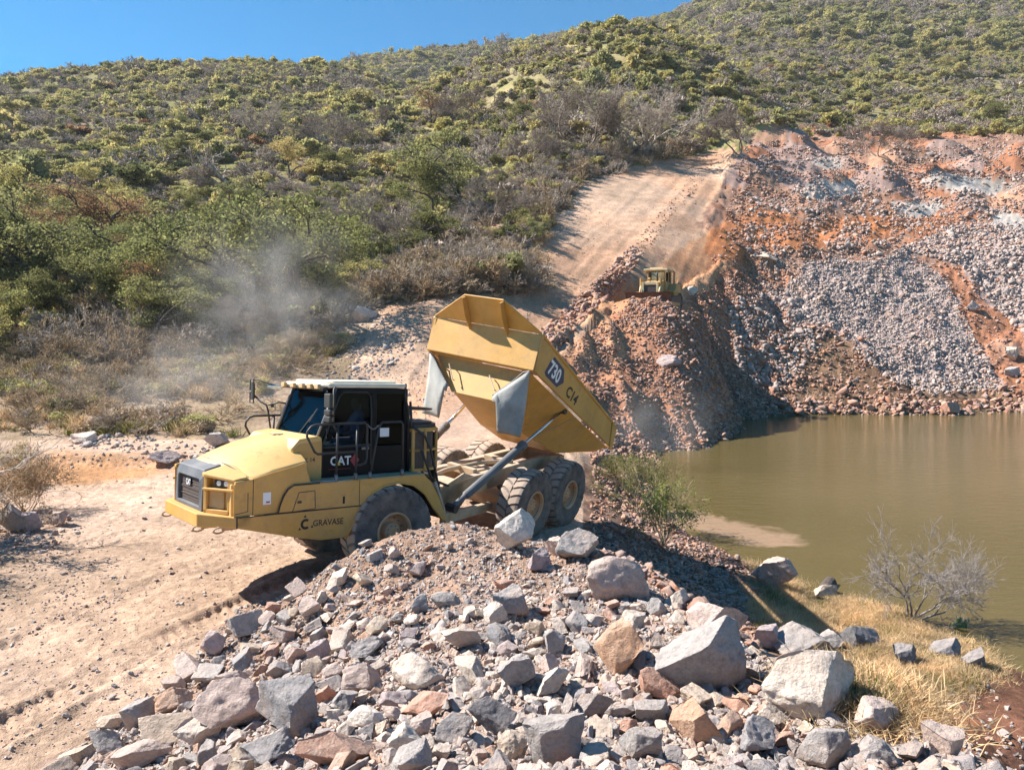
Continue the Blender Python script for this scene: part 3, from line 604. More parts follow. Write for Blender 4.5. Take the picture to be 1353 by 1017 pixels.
# the boulders one can point at: px, py of the centre, width and height in photo pixels, colour, mesh, label
NAMED = [
 (684,704,66,74,'white',0,"blocky white boulder perched on the pile in front of the rear wheels"),
 (818,757,102,92,'pink',1,"large rounded pink boulder on the crest of the pile, right of the truck"),
 (765,722,62,50,'grey',2,"grey and tan slab leaning behind the large rounded pink boulder"),
 (737,725,44,34,'pink',3,"flat topped pinkish block just right of the white boulder"),
 (713,741,34,40,'mauve',4,"narrow mauve block beneath the flat topped pinkish block"),
 (868,792,30,64,'grey',5,"upright grey shard wedged right of the large rounded pink boulder"),
 (822,860,80,86,'orange',6,"upright rust coloured boulder in the middle of the rock pile"),
 (932,868,134,116,'grey',12,"biggest tilted grey boulder with a pale top facet on the pile"),
 (945,826,92,66,'pink',8,"pale pink boulder resting behind the biggest tilted grey boulder"),
 (1015,842,48,44,'mauve',9,"small mauve boulder between the pale pink boulder and the grey wedge"),
 (1060,848,92,52,'grey',10,"pale grey wedge shaped boulder on the right edge of the pile"),
 (1075,915,150,104,'pale',5,"broad cracked pale boulder with a dark underside at the right of the pile"),
 (1160,945,80,60,'pink',12,"pinkish block against the right side of the broad cracked boulder"),
 (925,962,80,72,'orange',13,"salmon coloured boulder low on the pile below the big grey boulder"),
 (1095,997,90,60,'grey',14,"speckled grey boulder at the bottom edge below the broad cracked boulder"),
 (1248,985,60,50,'pink',15,"pale pink boulder at the foot of the pile beside the red bank"),
 (1160,1000,60,40,'blue',3,"blue grey boulder at the bottom edge beside the speckled boulder"),
 (378,930,84,90,'blue',4,"blue grey boulder with a split face at the left of the pile"),
 (306,938,112,76,'pink',5,"broad flat pinkish boulder left of the blue grey split boulder"),
 (368,886,46,26,'dark',6,"small dark cap stone on top of the split blue grey boulder"),
 (214,966,86,48,'tan',7,"flat tan slab lying near the road at the lower left"),
 (262,972,70,40,'pale',8,"pale wedge stone between the tan slab and the broad pinkish boulder"),
 (180,945,54,46,'grey',9,"grey block at the left foot of the pile next to the sand"),
 (228,925,50,36,'orange',10,"orange stained stone at the left foot of the pile"),
 (138,986,72,44,'grey',11,"long grey stone at the bottom left corner of the pile"),
 (100,1000,50,34,'tan',12,"tan stone furthest left at the bottom of the pile"),
 (445,1000,122,52,'red',13,"reddish boulder cut by the bottom edge, left of centre"),
 (180,1004,90,34,'pink',14,"low pinkish boulder at the bottom edge near the road"),
 (732,985,96,80,'grey',15,"smooth light grey boulder at the bottom centre"),
 (648,950,72,56,'dark',0,"dark grey split boulder left of the smooth light grey one"),
 (546,885,88,66,'pale',1,"pale pitted boulder with a hollow below it left of centre"),
 (600,965,60,50,'grey',2,"grey angular block at the lower centre beside the dark split boulder"),
 (683,893,64,56,'grey',3,"pale grey angular block in the middle of the pile below the gravel"),
 (672,797,54,48,'grey',4,"grey pointed stone standing in the gravel at mid height"),
 (653,812,38,42,'pale',5,"cube like pale stone beside the grey pointed stone"),
 (282,853,44,42,'mauve',6,"mauve wedge stone by the sand at the left edge of the gravel"),
 (322,828,50,42,'grey',7,"leaning grey stone on the left rim of the gravel"),
 (388,864,38,44,'pink',8,"left of a pair of pinkish stones in the left gravel"),
 (418,862,38,36,'mauve',9,"right of a pair of pinkish stones in the left gravel"),
 (478,898,60,46,'pink',10,"pinkish angular stone between the split and pitted boulders"),
 (1022,946,60,40,'pale',11,"pale block below the left end of the broad cracked boulder"),
 (870,905,64,50,'red',12,"red brown stone at the foot of the rust coloured boulder"),
 (780,935,66,44,'blue',13,"blue grey stone below the rust coloured boulder"),
 (850,990,74,52,'grey',14,"grey stone at the bottom edge below the blue grey one"),
 (590,790,46,30,'grey',1,"half buried grey stone in the upper gravel slope"),
 (1000,975,70,60,'blue',2,"dark blue stone at the bottom edge between salmon and speckled boulders"),
 (1028,762,70,50,'pink',3,"pale pink boulder at the water's edge beside a grass tuft"),
 (1098,850,44,34,'grey',6,"weathered dark grey rock sunk in the straw grass"),
 (1142,846,52,36,'dark',7,"mottled grey rock in the straw grass left of the bare tree"),
 (1198,868,48,38,'dark',8,"dark cracked rock in the straw grass below the bare tree"),
 (1250,862,64,26,'dark',9,"long dark rock at the grassy bank edge below the bare tree"),
 (1090,782,40,22,'tan',10,"tan rounded stone at the end of the grassy bank by the water"),
 (1118,772,40,22,'grey',11,"grey stone at the end of the grassy bank by the water"),
 (1290,872,40,40,'dark',12,"dark rock at the right end of the grassy bank over the water"),
 (14,688,52,46,'grey',13,"rounded grey boulder at the left picture edge beside the road"),
 (38,692,34,30,'mauve',14,"mauve stone beside the boulder at the left picture edge"),
 (78,687,30,20,'pink',15,"pinkish stone under the dry bush at the left roadside"),
 (218,604,46,20,'pink',2,"flat pinkish boulder on the far kerb of the road left of the truck"),
 (285,583,38,24,'grey',3,"grey stone poking up behind the truck's bonnet"),
 (110,578,34,16,'pale',4,"pale stone at the far side of the road by the scrub"),
 (886,478,36,18,'mauve',5,"mauve slab in the shaded side of the red heap below the bulldozer"),
 (915,386,22,16,'pale',6,"pale boulder behind the bulldozer to its right"),
 (1256,540,24,20,'red',7,"red brown boulder standing at the far shoreline"),
 (1338,468,26,24,'tan',8,"tan boulder above the far shoreline at the right edge"),
 (1338,492,24,18,'grey',9,"grey boulder just above the far shoreline at the right edge"),
 (1010,338,40,10,'tan',10,"long pale slab at the top of the grey rubble slope"),
 (1285,405,26,18,'pink',11,"pinkish boulder in the middle of the far right rubble slope"),
 (480,414,38,26,'pink',12,"pinkish boulder by the haul road behind the truck"),
]
placed = []; ZEXT = {}
def put_boulder(me, P, s, q, col, label, group=None, sink=.28):
    o = bpy.data.objects.new("boulder", me); COL.objects.link(o)
    o.location = (P[0], P[1], P[2] + s[2] * (1 - 2 * sink)); o.rotation_euler = q; o.scale = s
    o.color = (*col, 1); tag(o, label, "boulder", group); placed.append((P[0], P[1], max(s[0], s[1]))); return o
_r = np.random.default_rng(55)
for (px, py, w_, h_, c, k, lab) in NAMED:
    P = drop(px, py + h_ * .36)[0]; d = P[1]
    sx = w_ / 2 / FPX * d * 1.0; sz = h_ / 2 / FPX * d * 1.0
    me = BIG[k % 16]
    rz = _r.uniform(-.5, .5); ze = ZEXT.get(me.name) or ZEXT.setdefault(me.name, max(abs(v.co.z) for v in me.vertices)); sz = min(sz / ze, sx * 1.7)
    o = put_boulder(me, P + np.array([0, sx * .25, 0]), (sx, sx * .85, max(sz, .35 * sx)), (_r.uniform(-.25, .25), _r.uniform(-.2, .2), rz + _r.choice([0, math.pi])),
        np.array(RCOL[c]) * _r.uniform(.92, 1.1), lab, "boulders on the front pile" if d < 13 else "boulders around the pond and road", .27)
# labels of the rest: by look, then by the nearest thing one can point at
REFS = [(684,704,"white perched boulder"),(818,757,"large rounded pink boulder"),(765,722,"leaning grey and tan slab"),(822,860,"upright rust coloured boulder"),(932,868,"biggest tilted grey boulder"),(1075,915,"broad cracked pale boulder"),
  (1060,848,"pale grey wedge boulder"),(925,962,"low salmon boulder"),(378,930,"split blue grey boulder"),(306,938,"broad flat pinkish boulder"),(214,966,"flat tan slab"),(445,1000,"reddish bottom edge boulder"),(732,985,"smooth light grey boulder"),
  (648,950,"dark split boulder"),(546,885,"pale pitted boulder"),(683,893,"pale angular mid pile block"),(672,797,"grey pointed stone"),(282,853,"mauve wedge stone"),(400,864,"pair of pinkish stones"),(590,790,"half buried grey stone"),(1095,997,"speckled grey boulder"),(1248,985,"pale boulder by the red bank"),(850,990,"grey bottom edge stone")]
TREFS = [(82,380,"leaning dark trunked acacia"),(250,390,"broad acacia left of the dust"),(320,390,"acacia in the dust"),(400,390,"acacia right of the dust"),(175,290,"yellow green round tree"),(140,310,"rusty tan tree"),(262,210,"dark tree left of the leafless one"),
  (340,175,"leafless dark hillside tree"),(440,190,"black limbed leafless tree"),(570,155,"reddish brown tree"),(615,270,"crooked trunked tree"),(762,180,"leafless grey umbrella tree"),(843,180,"tall pale leafless tree"),(976,190,"leafless tree heading the haul road"),
  (540,330,"dark tree above the tipped body"),(690,160,"dark round tree right of centre"),(640,360,"cleared brush by the haul road"),(700,225,"verge tree by the narrow haul road"),(1160,200,"low leafless tree above the heaps"),(40,270,"yellow green left edge tree"),(20,470,"fallen branch at the left edge")]
USED = {}
def refer(head, px, py, refs, tail=""):
    order = sorted(refs, key=lambda q: (q[0] - px) ** 2 + (q[1] - py) ** 2)
    for q in order[:3]:
        dx, dy = px - q[0], py - q[1]; a = math.degrees(math.atan2(-dy, dx)) % 360
        d = ["right of", "up and right of", "above", "up and left of", "left of", "down and left of", "below", "down and right of"][int((a + 22.5) // 45) % 8]
        for near in (("", "a bit further ") if q is order[0] else ("", "well ")):
            L = "%s %s%s the %s%s" % (head, near, d, q[2], tail)
            if L not in USED and len(L.split()) <= 16: USED[L] = 1; return L
    q = order[0]; n = 2
    while True:
        L = "%s, %s %s the %s" % (head, ["second", "third", "fourth", "fifth", "sixth", "seventh", "eighth", "ninth"][min(n - 2, 7)], d, q[2])
        if L not in USED or n > 9: USED[L] = 1; return L
        n += 1
# the other boulders of the pile: larger towards the camera, as tipped
zones_lab = [(lambda x, y: y > 1.02 * x and False, "")]
def pile_label(px, py, c, wpx):
    row = "top gravel" if py < 770 else "middle" if py < 880 else "bottom"
    colr = dict(grey="grey", blue="blue grey", pink="pinkish", pale="pale", white="whitish", red="reddish", orange="orange brown", tan="tan", dark="dark grey", mauve="mauve")[c]
    side = "left flank by the sand" if px < 400 else "left of centre" if px < 620 else "centre" if px < 820 else "right of centre" if px < 1010 else "right flank by the grass"
    size = "small" if wpx < 26 else "medium" if wpx < 42 else "larger"
    return refer("%s %s rock" % (size, colr), px, py, REFS)
PILE_POLY = [(60,1030),(130,960),(235,890),(270,850),(320,800),(380,785),(440,735),(520,700),(600,686),(690,700),(800,716),(870,760),(930,820),(1000,865),(1070,905),(1150,945),(1220,985),(1290,1030)]
cnt = 0; tries = 0
RC = ['grey', 'grey', 'blue', 'pink', 'pale', 'red', 'tan', 'mauve', 'dark', 'grey', 'pink', 'pale', 'tan', 'white']
px_pl = [(a[0], a[1], a[2] * .5, a[3] * .5) for a in NAMED]
while cnt < 242 and tries < 40000:
    tries += 1
    px, py = _r.uniform(60, 1290), _r.uniform(715, 1028)
    if not inside(PILE_POLY, px, py): continue
    dens = sstep(790, 890, py) * .975 + .025
    if px < 520 and py > 840: dens = max(dens, .9)
    if px > 800: dens = max(dens, .6)
    if 480 < px < 800 and py < 850: dens *= .35
    if _r.random() > dens: continue
    wpx = float(np.clip(_r.lognormal(3.40 + .56 * dens, .30), 22, 104)) * (1.0 if py > 820 else .8)
    if any(abs(px - a) < (c_ * .85 + wpx * .30) and abs(py - b) < (d_ * .8 + wpx * .20) for a, b, c_, d_ in px_pl): continue
    px_pl.append((px, py, wpx * .38, wpx * .28))
    P = drop(px, py + wpx * .3)[0]; s = wpx / 2 / FPX * P[1] * 1.15
    c = RC[_r.integers(len(RC))]
    put_boulder(MIDR[_r.integers(14)] if wpx < 45 else BIG[_r.integers(16)], P + np.array([0, s * .2, 0]), (s, s * _r.uniform(.7, 1), s * _r.uniform(.6, 1.0)),
        (_r.uniform(-.5, .5), _r.uniform(-.5, .5), _r.uniform(0, 6.28)), np.array(RCOL[c]) * _r.uniform(.85, 1.12), pile_label(px, py, c, wpx), "boulders on the front pile", .20)
    cnt += 1
# ---- rubble as stuff: screen-dense sampling on the visible ground
def sample_px(poly, n, seed, dens=None, vis=True):
    r = np.random.default_rng(seed); xs = [p[0] for p in poly]; ysx = [p[1] for p in poly]
    L = []; tot = 0
    while tot < n:
        px = r.uniform(min(xs), max(xs), n * 2); py = r.uniform(min(ysx), max(ysx), n * 2); m = inside(poly, px, py)
        if dens is not None: m &= r.random(n * 2) < dens(px, py)
        L.append(np.c_[px[m], py[m]]); tot += m.sum()
    q = np.concatenate(L)[:n]; return drop(q[:, 0], q[:, 1]), q, r
def rubble(name, polys, protos, label, seed):
    Ps, S = [], []
    for (poly, n, lo, hi, dens) in polys:
        P, q, r = sample_px(poly, n, seed, dens); seed += 1
        s = np.exp(r.uniform(np.log(lo), np.log(hi), n) * .75 + .25 * np.log(lo)) * (1 + .9 * (r.random(n) < .03))  # radii in metres, mostly small
        Ps.append(P); S.append(s)
    P = np.concatenate(Ps); s = np.concatenate(S); r = np.random.default_rng(seed); n = len(P)
    P = P.copy(); P[:, 2] += s * .18
    return scatter(name, P, r.uniform(-3.14, 3.14, (n, 3)) * np.array([.25, .25, 1]), s[:, None] * r.uniform(.7, 1.25, (n, 3)), r.integers(0, len(protos), n), protos, label)
PR = proto_rocks(M['rubble'], 10, 3, 1200)
rubble("pile_rubble", [
   (PILE_POLY, 3400, .035, .10, lambda x, y: .08 + sstep(780, 900, y)), (PILE_POLY, 3200, .03, .075, None), (PILE_POLY, 15000, .012, .05, None), (PILE_POLY, 14000, .008, .02, lambda x, y: 1.2 - sstep(800, 930, y)),
   ([(1150,945),(1320,900),(1380,1030),(1260,1030)], 160, .02, .1, None)], PR, "loose broken stone and gravel covering the front rubble pile", 11)
PR2 = proto_rocks(M['rubble'], 8, 2, 1300)
PAD = [(0,1014),(60,1000),(235,880),(320,795),(470,720),(560,600),(480,600),(300,610),(0,605),(-120,605),(-120,1014)]
rubble("road_stones", [
   (PAD, 2600, .008, .035, None), (PAD, 160, .03, .075, None), ([(-60,690),(0,670),(90,680),(110,700),(60,730),(-60,740)], 260, .03, .15, None),
   ([(-60,700),(100,690),(170,760),(150,830),(-60,800)], 500, .015, .05, None),
   ([(-60,600),(0,592),(110,575),(300,590),(310,612),(0,625)], 150, .03, .10, None),
   ([(95,572),(300,586),(300,606),(180,604),(90,586)], 150, .05, .20, None),
   ([(400,470),(500,400),(700,385),(700,420),(560,560),(430,560)], 1900, .02, .12, None),
   ([(440,430),(520,405),(560,450),(480,520),(420,540)], 500, .05, .24, None)], PR2, "small stones scattered over the dirt road and its verges", 21)
RD0 = None
RD = proto_rocks(M['red'], 8, 2, 1400)
clus = lambda x, y: (.12 + 1.1 * sstep(.42, .6, vn(x * .045, y * .09, 19))) * np.where(np.min([((x - a) / 34) ** 2 + ((y - b) / 10) ** 2 for a, b in ((1100,250),(1093,214),(1250,240),(1290,246),(1215,275),(1335,292))], axis=0) < 1, .04, 1)
heapd = lambda x, y: np.where(inside(ROAD, x, y), .12, .35 + .8 * sstep(.4, .62, vn(x * .04, y * .05, 23)))
rubble("red_rubble", [
   ([(860,770),(900,690),(960,720),(1010,760),(1000,860),(930,820)], 1100, .03, .16, None),
   ([(780,640),(830,690),(890,690),(930,720),(985,790),(960,830),(860,770),(780,735)], 1500, .03, .13, None),
   (HEAP, 9500, .04, .22, heapd), ([(870,420),(1000,340),(1060,420),(1020,545),(930,600)], 3800, .06, .34, None),
   ([(690,470),(740,420),(800,370),(850,310),(905,240),(935,210),(940,213),(890,270),(835,335),(790,390),(740,445),(700,490)], 1, .06, .38, None), ([(680,480),(700,450),(740,415),(800,360),(835,325),(850,335),(815,385),(775,420),(735,465),(700,500)], 1500, .07, .42, lambda x, y: .25 + sstep(.4, .6, vn(x * .08, y * .08, 20))), ([(835,325),(905,240),(935,210),(950,215),(900,275),(850,340)], 260, .05, .22, None), ([(735,285),(770,245),(930,200),(1000,196),(970,340),(860,390),(700,383),(712,330)], 900, .03, .12, None), ([(830,393),(885,392),(900,430),(820,430)], 500, .05, .25, None),
   ([(770,560),(905,560),(905,625),(840,700),(790,650)], 2600, .05, .2, None),
   ([(940,350),(985,192),(1060,180),(1353,175),(1420,170),(1420,330),(1200,330),(1040,345),(985,345)], 7000, .07, .42, clus),
   ([(960,600),(1010,545),(1100,530),(1420,530),(1420,552),(1020,560),(960,610)], 300, .08, .42, None),
   ([(1000,430),(1130,430),(1200,520),(1420,520),(1420,548),(1010,548)], 600, .07, .45, None), ([(985,530),(1420,528),(1420,547),(990,549)], 120, .2, .6, None),
   ([(560,345),(620,300),(700,240),(760,215),(770,235),(710,300),(700,380),(600,385)], 500, .08, .35, None),
   ([(1190,330),(1400,290),(1500,520),(1300,540),(1270,420)], 1800, .08, .45, None), ([(1040,430),(1110,425),(1180,500),(1270,550),(1010,548)], 900, .06, .4, None)],
   RD, "rust red broken rock spread over the heaps and the far bank", 31)
GD = proto_rocks(M['grey'], 8, 2, 1500)
rubble("grey_rubble", [(GREY, 8500, .06, .30, None), (GREY2, 5200, .09, .5, None), ([(985,192),(1353,178),(1420,178),(1420,330),(1200,330),(985,340)], 3200, .10, .5, lambda x, y: clus(x + 300, y)),
   ([(1000,345),(1060,335),(1200,330),(1130,430),(1000,430)], 1800, .06, .36, None), ([(960,400),(1040,380),(1100,440),(1030,520),(980,500)], 900, .1, .4, None)],
   GD, "mauve grey crushed rock tipped over the far bank", 41)

# ------------------------------------------------------------------ plants
def tubes(segs, sides=4):
    """segs (n,8): p0 p1 r0 r1"""
    S = np.asarray(segs, float); a, b = S[:, :3], S[:, 3:6]; d = b - a; d /= np.linalg.norm(d, axis=1)[:, None] + 1e-9
    h = np.where(np.abs(d[:, 2:3]) < .9, np.array([[0, 0, 1.]]), np.array([[1., 0, 0]])); u = np.cross(d, h); u /= np.linalg.norm(u, axis=1)[:, None]; v = np.cross(d, u)
    V = []; n = len(S)
    for p, r in ((a, S[:, 6:7]), (b, S[:, 7:8])):
        for k in range(sides):
            t = 2 * math.pi * k / sides; V.append(p + (u * math.cos(t) + v * math.sin(t)) * r)
    V = np.stack(V, 1).reshape(-1, 3); base = np.arange(n)[:, None] * 2 * sides
    F = np.concatenate([np.stack([base[:, 0] + k, base[:, 0] + (k + 1) % sides, base[:, 0] + sides + (k + 1) % sides, base[:, 0] + sides + k], 1) for k in range(sides)])
    return V, F
def quads(C, size, r, stretch=1.0, up=.0):
    n = len(C); a = r.normal(size=(n, 3)); a /= np.linalg.norm(a, axis=1)[:, None]
    h = r.normal(size=(n, 3)); h[:, 2] += up; b = np.cross(a, h); b /= np.linalg.norm(b, axis=1)[:, None] + 1e-9
    s = size * r.uniform(.6, 1.4, (n, 1)); a = a * s * stretch; b = b * s
    V = np.stack([C - a, C + b * .6, C + a, C - b * .6], 1).reshape(-1, 3)
    return V, np.arange(4 * n).reshape(n, 4)
def grow(r, p, d, L, rad, lev, maxlev, segs, tips, wig=.25, fan=(2, 3), ang=.6, shrink=.72, flat=0.0, up=0.0):
    p = np.array(p, float); d = np.array(d, float); n = 4 if lev < maxlev - 1 else 3
    for i in range(n):
        d2 = d + r.normal(size=3) * wig; d2[2] += up - flat * max(0, d2[2]) * .5 * (lev > 0); d2 /= np.linalg.norm(d2)
        q = p + d2 * L / n; r1 = rad * (1 - .32 * (i + 1) / n)
        segs.append((*p, *q, rad * (1 - .32 * i / n), r1)); p, d = q, d2
        if lev >= 1 and lev < maxlev and r.random() < .45:
            dd = d + r.normal(size=3) * ang * 1.3; dd /= np.linalg.norm(dd)
            grow(r, p, dd, L * shrink * .7, r1 * .55, lev + 1, maxlev, segs, tips, wig, fan, ang, shrink, flat, up)
    if lev >= maxlev: tips.append(p); return
    for k in range(r.integers(fan[0], fan[1] + 1)):
        t = r.uniform(0, 2 * math.pi); o = np.array([math.cos(t), math.sin(t), r.uniform(-.2, .5)])
        dd = d * math.cos(ang) + o * math.sin(ang) * r.uniform(.7, 1.3); dd[2] *= (1 - flat); dd /= np.linalg.norm(dd)
        grow(r, p, dd, L * shrink * r.uniform(.8, 1.15), rad * .64, lev + 1, maxlev, segs, tips, wig, fan, ang, shrink, flat, up)
def acacia(seed, leaves=9000, leafsize=.055, H=5.0, spread=3.0):
    r = np.random.default_rng(seed); segs, tips = [], []
    for k in range(r.integers(1, 4)):
        t = r.uniform(0, 6.28)
        grow(r, (r.uniform(-.15, .15), r.uniform(-.15, .15), -.2), (math.cos(t) * .4, math.sin(t) * .4, 1), H * .42, .13, 0, 4, segs, tips, .16, (2, 3), .62, .70, .35)
    S = np.array(segs); T = np.array(tips); k = H / max(T[:, 2].max(), .1); S[:, :6] *= k; T *= k
    kx = spread / (np.abs(T[:, :2]).max() + .01); kx = min(max(kx, .7), 1.5); S[:, [0, 1, 3, 4]] *= kx; T[:, :2] *= kx
    c = T[r.integers(len(T), size=leaves)]
    c = c + r.normal(size=c.shape) * np.array([.26, .26, .11]) * H / 5
    return tubes(S, 5), quads(c, leafsize, r, 1.2)
def bare(seed, H=4.0, mx=5, rad=.09, spread=1.0, stems=4, thick=1.0):
    r = np.random.default_rng(seed); segs, tips = [], []
    for k in range(stems):
        t = 6.28 * k / stems + r.uniform(-.4, .4)
        grow(r, (math.cos(t) * .1, math.sin(t) * .1, -.15), (math.cos(t) * .8 * spread, math.sin(t) * .8 * spread, 1), H * .30, rad, 0, mx, segs, tips, .17, (2, 3), .5, .76, .1, .03)
    S = np.array(segs); k = H / S[:, 5].max(); S[:, :6] *= k; S[:, 6:] = np.maximum(S[:, 6:] * thick, .006 * thick); return tubes(S, 3), np.array(tips) * k
def shrub(seed, leaves=900, size=.14, R=1.0, H=.9, lumps=9):
    r = np.random.default_rng(seed); C = []; ex = r.uniform(.6, 1.3)
    for k in range(lumps):
        t = r.uniform(0, 6.28); d = r.uniform(0, .75) * R; c = np.array([math.cos(t) * d, math.sin(t) * d, r.uniform(.35, .85) * H * (1 - .4 * (d / R) ** 2)])
        q = r.normal(size=(leaves // lumps, 3)); q /= np.linalg.norm(q, axis=1)[:, None]
        c[0] *= ex; C.append(c + q * r.uniform(.35, 1.2, (len(q), 1)) * np.array([.42 * R, .42 * R, .30 * H]) * r.uniform(.5, 1.15) * (9 / lumps) ** .3)
    C = np.concatenate(C); C = C[C[:, 2] > .02]
    segs, tips = [], []
    for k in range(5): grow(r, (0, 0, -.1), (r.uniform(-.7, .7), r.uniform(-.7, .7), 1), H * .45, .035 * R, 0, 2, segs, tips, .2, (2, 3), .6, .7)
    return tubes(segs, 3), quads(C, size, r, 1.1)
def join2(name, A, B, ma, mb):
    V = np.concatenate([A[0], B[0]]); F = np.concatenate([A[1], B[1] + len(A[0])])
    o = mesh_obj(name, V, F, [ma, mb], link=False)
    mi = np.r_[np.zeros(len(A[1]), np.int32), np.ones(len(B[1]), np.int32)]; o.data.polygons.foreach_set("material_index", mi); return o
leafmats = [M['leaf'], M['leaf'], M['leaf_yellow'], M['leaf_dark'], M['leaf'], M['leaf_rust']]
# meshes of the individual trees: (kind, trunk mesh, crown mesh, natural height, radius)
def as_mesh(vf, mat): return mesh_obj("m", vf[0], vf[1], mat, link=False).data
ACA = []
for k, (mt, sz, n) in enumerate([('leaf_mid', .06, 9000), ('leaf_mid', .06, 9000), ('leaf_dark', .06, 9000), ('leaf_yellow', .06, 8000), ('leaf_mid', .055, 7000), ('leaf_rust', .06, 5000)]):
    t, c = acacia(40 + k, n, sz); ACA.append((as_mesh(t, M['bark']), as_mesh(c, M[mt]), mt))
BAR = []
for k in range(4):
    t, tips = bare(60 + k, 4.0, 6, .085, 1.0 + .2 * (k % 2), 3, 1.0); r = np.random.default_rng(k)
    BAR.append((as_mesh(t, M['twig_dark' if k != 0 else 'twig']), None, 'bare'))
SHR = []
for k, mt in enumerate(['leaf', 'leaf_yellow', 'leaf', 'twig_brown']):
    t, c = shrub(80 + k, 2600, .05 if mt != 'twig_brown' else .045, 1.0, 1.2); SHR.append((as_mesh(t, M['twig_brown']), as_mesh(c, M[mt]), mt))
KN = {'leaf': 'green', 'leaf_mid': 'green', 'leaf_dark': 'dark green', 'leaf_yellow': 'yellow green', 'leaf_rust': 'rusty brown', 'bare': 'leafless grey', 'twig_brown': 'dry brown'}
def place_label(px, py):
    if py > 430: b = "in the dry scrub behind the road"
    elif py > 330: b = "at the foot of the wooded slope"
    elif py > 230: b = "on the lower wooded slope"
    else: b = "on the middle of the hillside"
    a = "far left" if px < 120 else "left, behind the cab" if px < 330 else "above the truck" if px < 560 else "beside the haul road" if px < 760 else "above the haul road" if px < 960 else "above the rock heaps, right"
    return a, b
def put_tree(kind, k, P, s, label, group, rz=None):
    lib, name, cat = {'acacia': (ACA, 'acacia_tree', 'tree'), 'bare': (BAR, 'leafless_tree', 'tree'), 'shrub': (SHR, 'shrub', 'shrub')}[kind]
    t, c, mt = lib[k % len(lib)]; e = empty(name, tuple(P), label, cat, group)
    e.rotation_euler = (0, 0, _r.uniform(0, 6.28) if rz is None else rz); e.scale = s if hasattr(s, '__len__') else (s, s, s)
    o = bpy.data.objects.new("trunk" if kind != 'shrub' else "stems", t); COL.objects.link(o); o.parent = e
    if c is not None: o = bpy.data.objects.new("crown" if kind != 'shrub' else "foliage", c); COL.objects.link(o); o.parent = e
    return e
# trees one can pick out: px of the stem foot, py of the foot, height px, kind, mesh, label
TREES = [
 (82,402,128,'acacia',0,"green spreading acacia with a leaning dark trunk at the far left"), (150,402,110,'acacia',1,"green acacia right of the leaning one, at the left"),
 (45,395,110,'acacia',4,"thin green acacia nearest the left picture edge"), (250,412,118,'acacia',0,"broad green acacia left of the drifting dust"), (320,418,125,'acacia',4,"pale green acacia in the middle of the drifting dust"),
 (400,418,125,'acacia',1,"green acacia right of the drifting dust"), (440,408,90,'acacia',2,"dark acacia leaning over the scrub right of the dust"), (175,300,50,'acacia',3,"yellow green round tree on the left slope"),
 (140,330,75,'acacia',5,"rusty tan tree between green ones at the left"), (120,255,34,'acacia',3,"small yellow tree higher on the left slope"),
 (10,195,30,'acacia',2,"dark green tree at the left edge of the hillside"), (262,222,40,'acacia',2,"dark green tree left of the leafless one on the slope"), (225,182,34,'acacia',0,"round olive tree high on the left slope"),
 (340,190,52,'bare',0,"leafless dark tree high on the left hillside"), (440,205,56,'bare',1,"leafless tree with spreading black limbs above the truck"), (503,172,30,'bare',2,"small leafless tree right of the black limbed one"),
 (380,235,44,'acacia',3,"bright green tree below the leafless pair"), (425,240,48,'acacia',2,"brown green umbrella tree above the truck"),
 (570,165,40,'acacia',5,"reddish brown tree on the middle of the slope"), (625,165,44,'bare',3,"leafless reddish tree on the middle slope"), (690,170,40,'acacia',2,"dark green round tree on the slope right of centre"),
 (762,200,70,'bare',1,"leafless grey umbrella tree left of the pair above the haul road"), (843,208,85,'bare',0,"tall pale leafless tree right of the pair above the haul road"),
 (976,203,52,'bare',2,"wide leafless grey tree at the head of the haul road"), (615,290,95,'acacia',1,"green tree with a crooked trunk left of the haul road"), (575,300,70,'acacia',0,"green tree in the scrub left of the crooked one"),
 (650,300,60,'bare',3,"leafless tree beside the upper haul road edge"), (540,345,70,'acacia',2,"dark tree at the scrub edge above the tipped body"), (500,345,85,'bare',0,"grey leafless tree behind the dark scrub above the cab"),
 (700,230,50,'bare',2,"leafless tree on the verge where the haul road narrows"), (1160,205,42,'bare',3,"low wide leafless tree above the rock heaps"), (1290,170,34,'acacia',2,"dark tree above the right end of the heaps"),
 (808,24,17,'acacia',2,"lone dark tree on top of the middle spur against the sky"), (1250,100,22,'acacia',3,"yellow green tree high on the right hillside"), (40,285,60,'acacia',3,"yellow green tree at the left edge on the lower slope")]
tree_xy = []
for (px, py, h, kind, k, lab) in TREES:
    P = drop(px, py)[0]; H = h / FPX * P[1] * (1.2 if kind == 'bare' else 1.15 if py > 280 else 1.05); nat = {'acacia': 5.0, 'bare': 4.0, 'shrub': 1.2}[kind]; s = H / nat
    wide = 1.15 if kind == 'acacia' else 1.1
    put_tree(kind, k, P, (s * wide, s * wide, s), lab, "trees on the hillside"); tree_xy.append((px, py, h))
VEGP = [(-60,590),(-60,100),(330,70),(500,80),(560,110),(640,90),(800,30),(900,40),(1010,150),(1100,185),(1400,178),(1400,160),(1300,120),(1000,60),(1400,190),(1300,184),(1060,188),(1000,194),(930,198),(850,214),(765,240),(730,285),(705,330),(690,380),(600,388),(520,395),(480,410),(425,540),(400,570),(300,583),(120,575)]
VEG_ALL = [(-100,590),(-100,70),(330,50),(600,50),(800,10),(905,-5),(1420,-5),(1420,183),(1300,181),(1060,186),(1000,194),(930,198),(850,214),(765,240),(730,285),(705,330),(690,380),(600,388),(520,395),(480,410),(425,540),(400,570),(300,583),(120,575)]
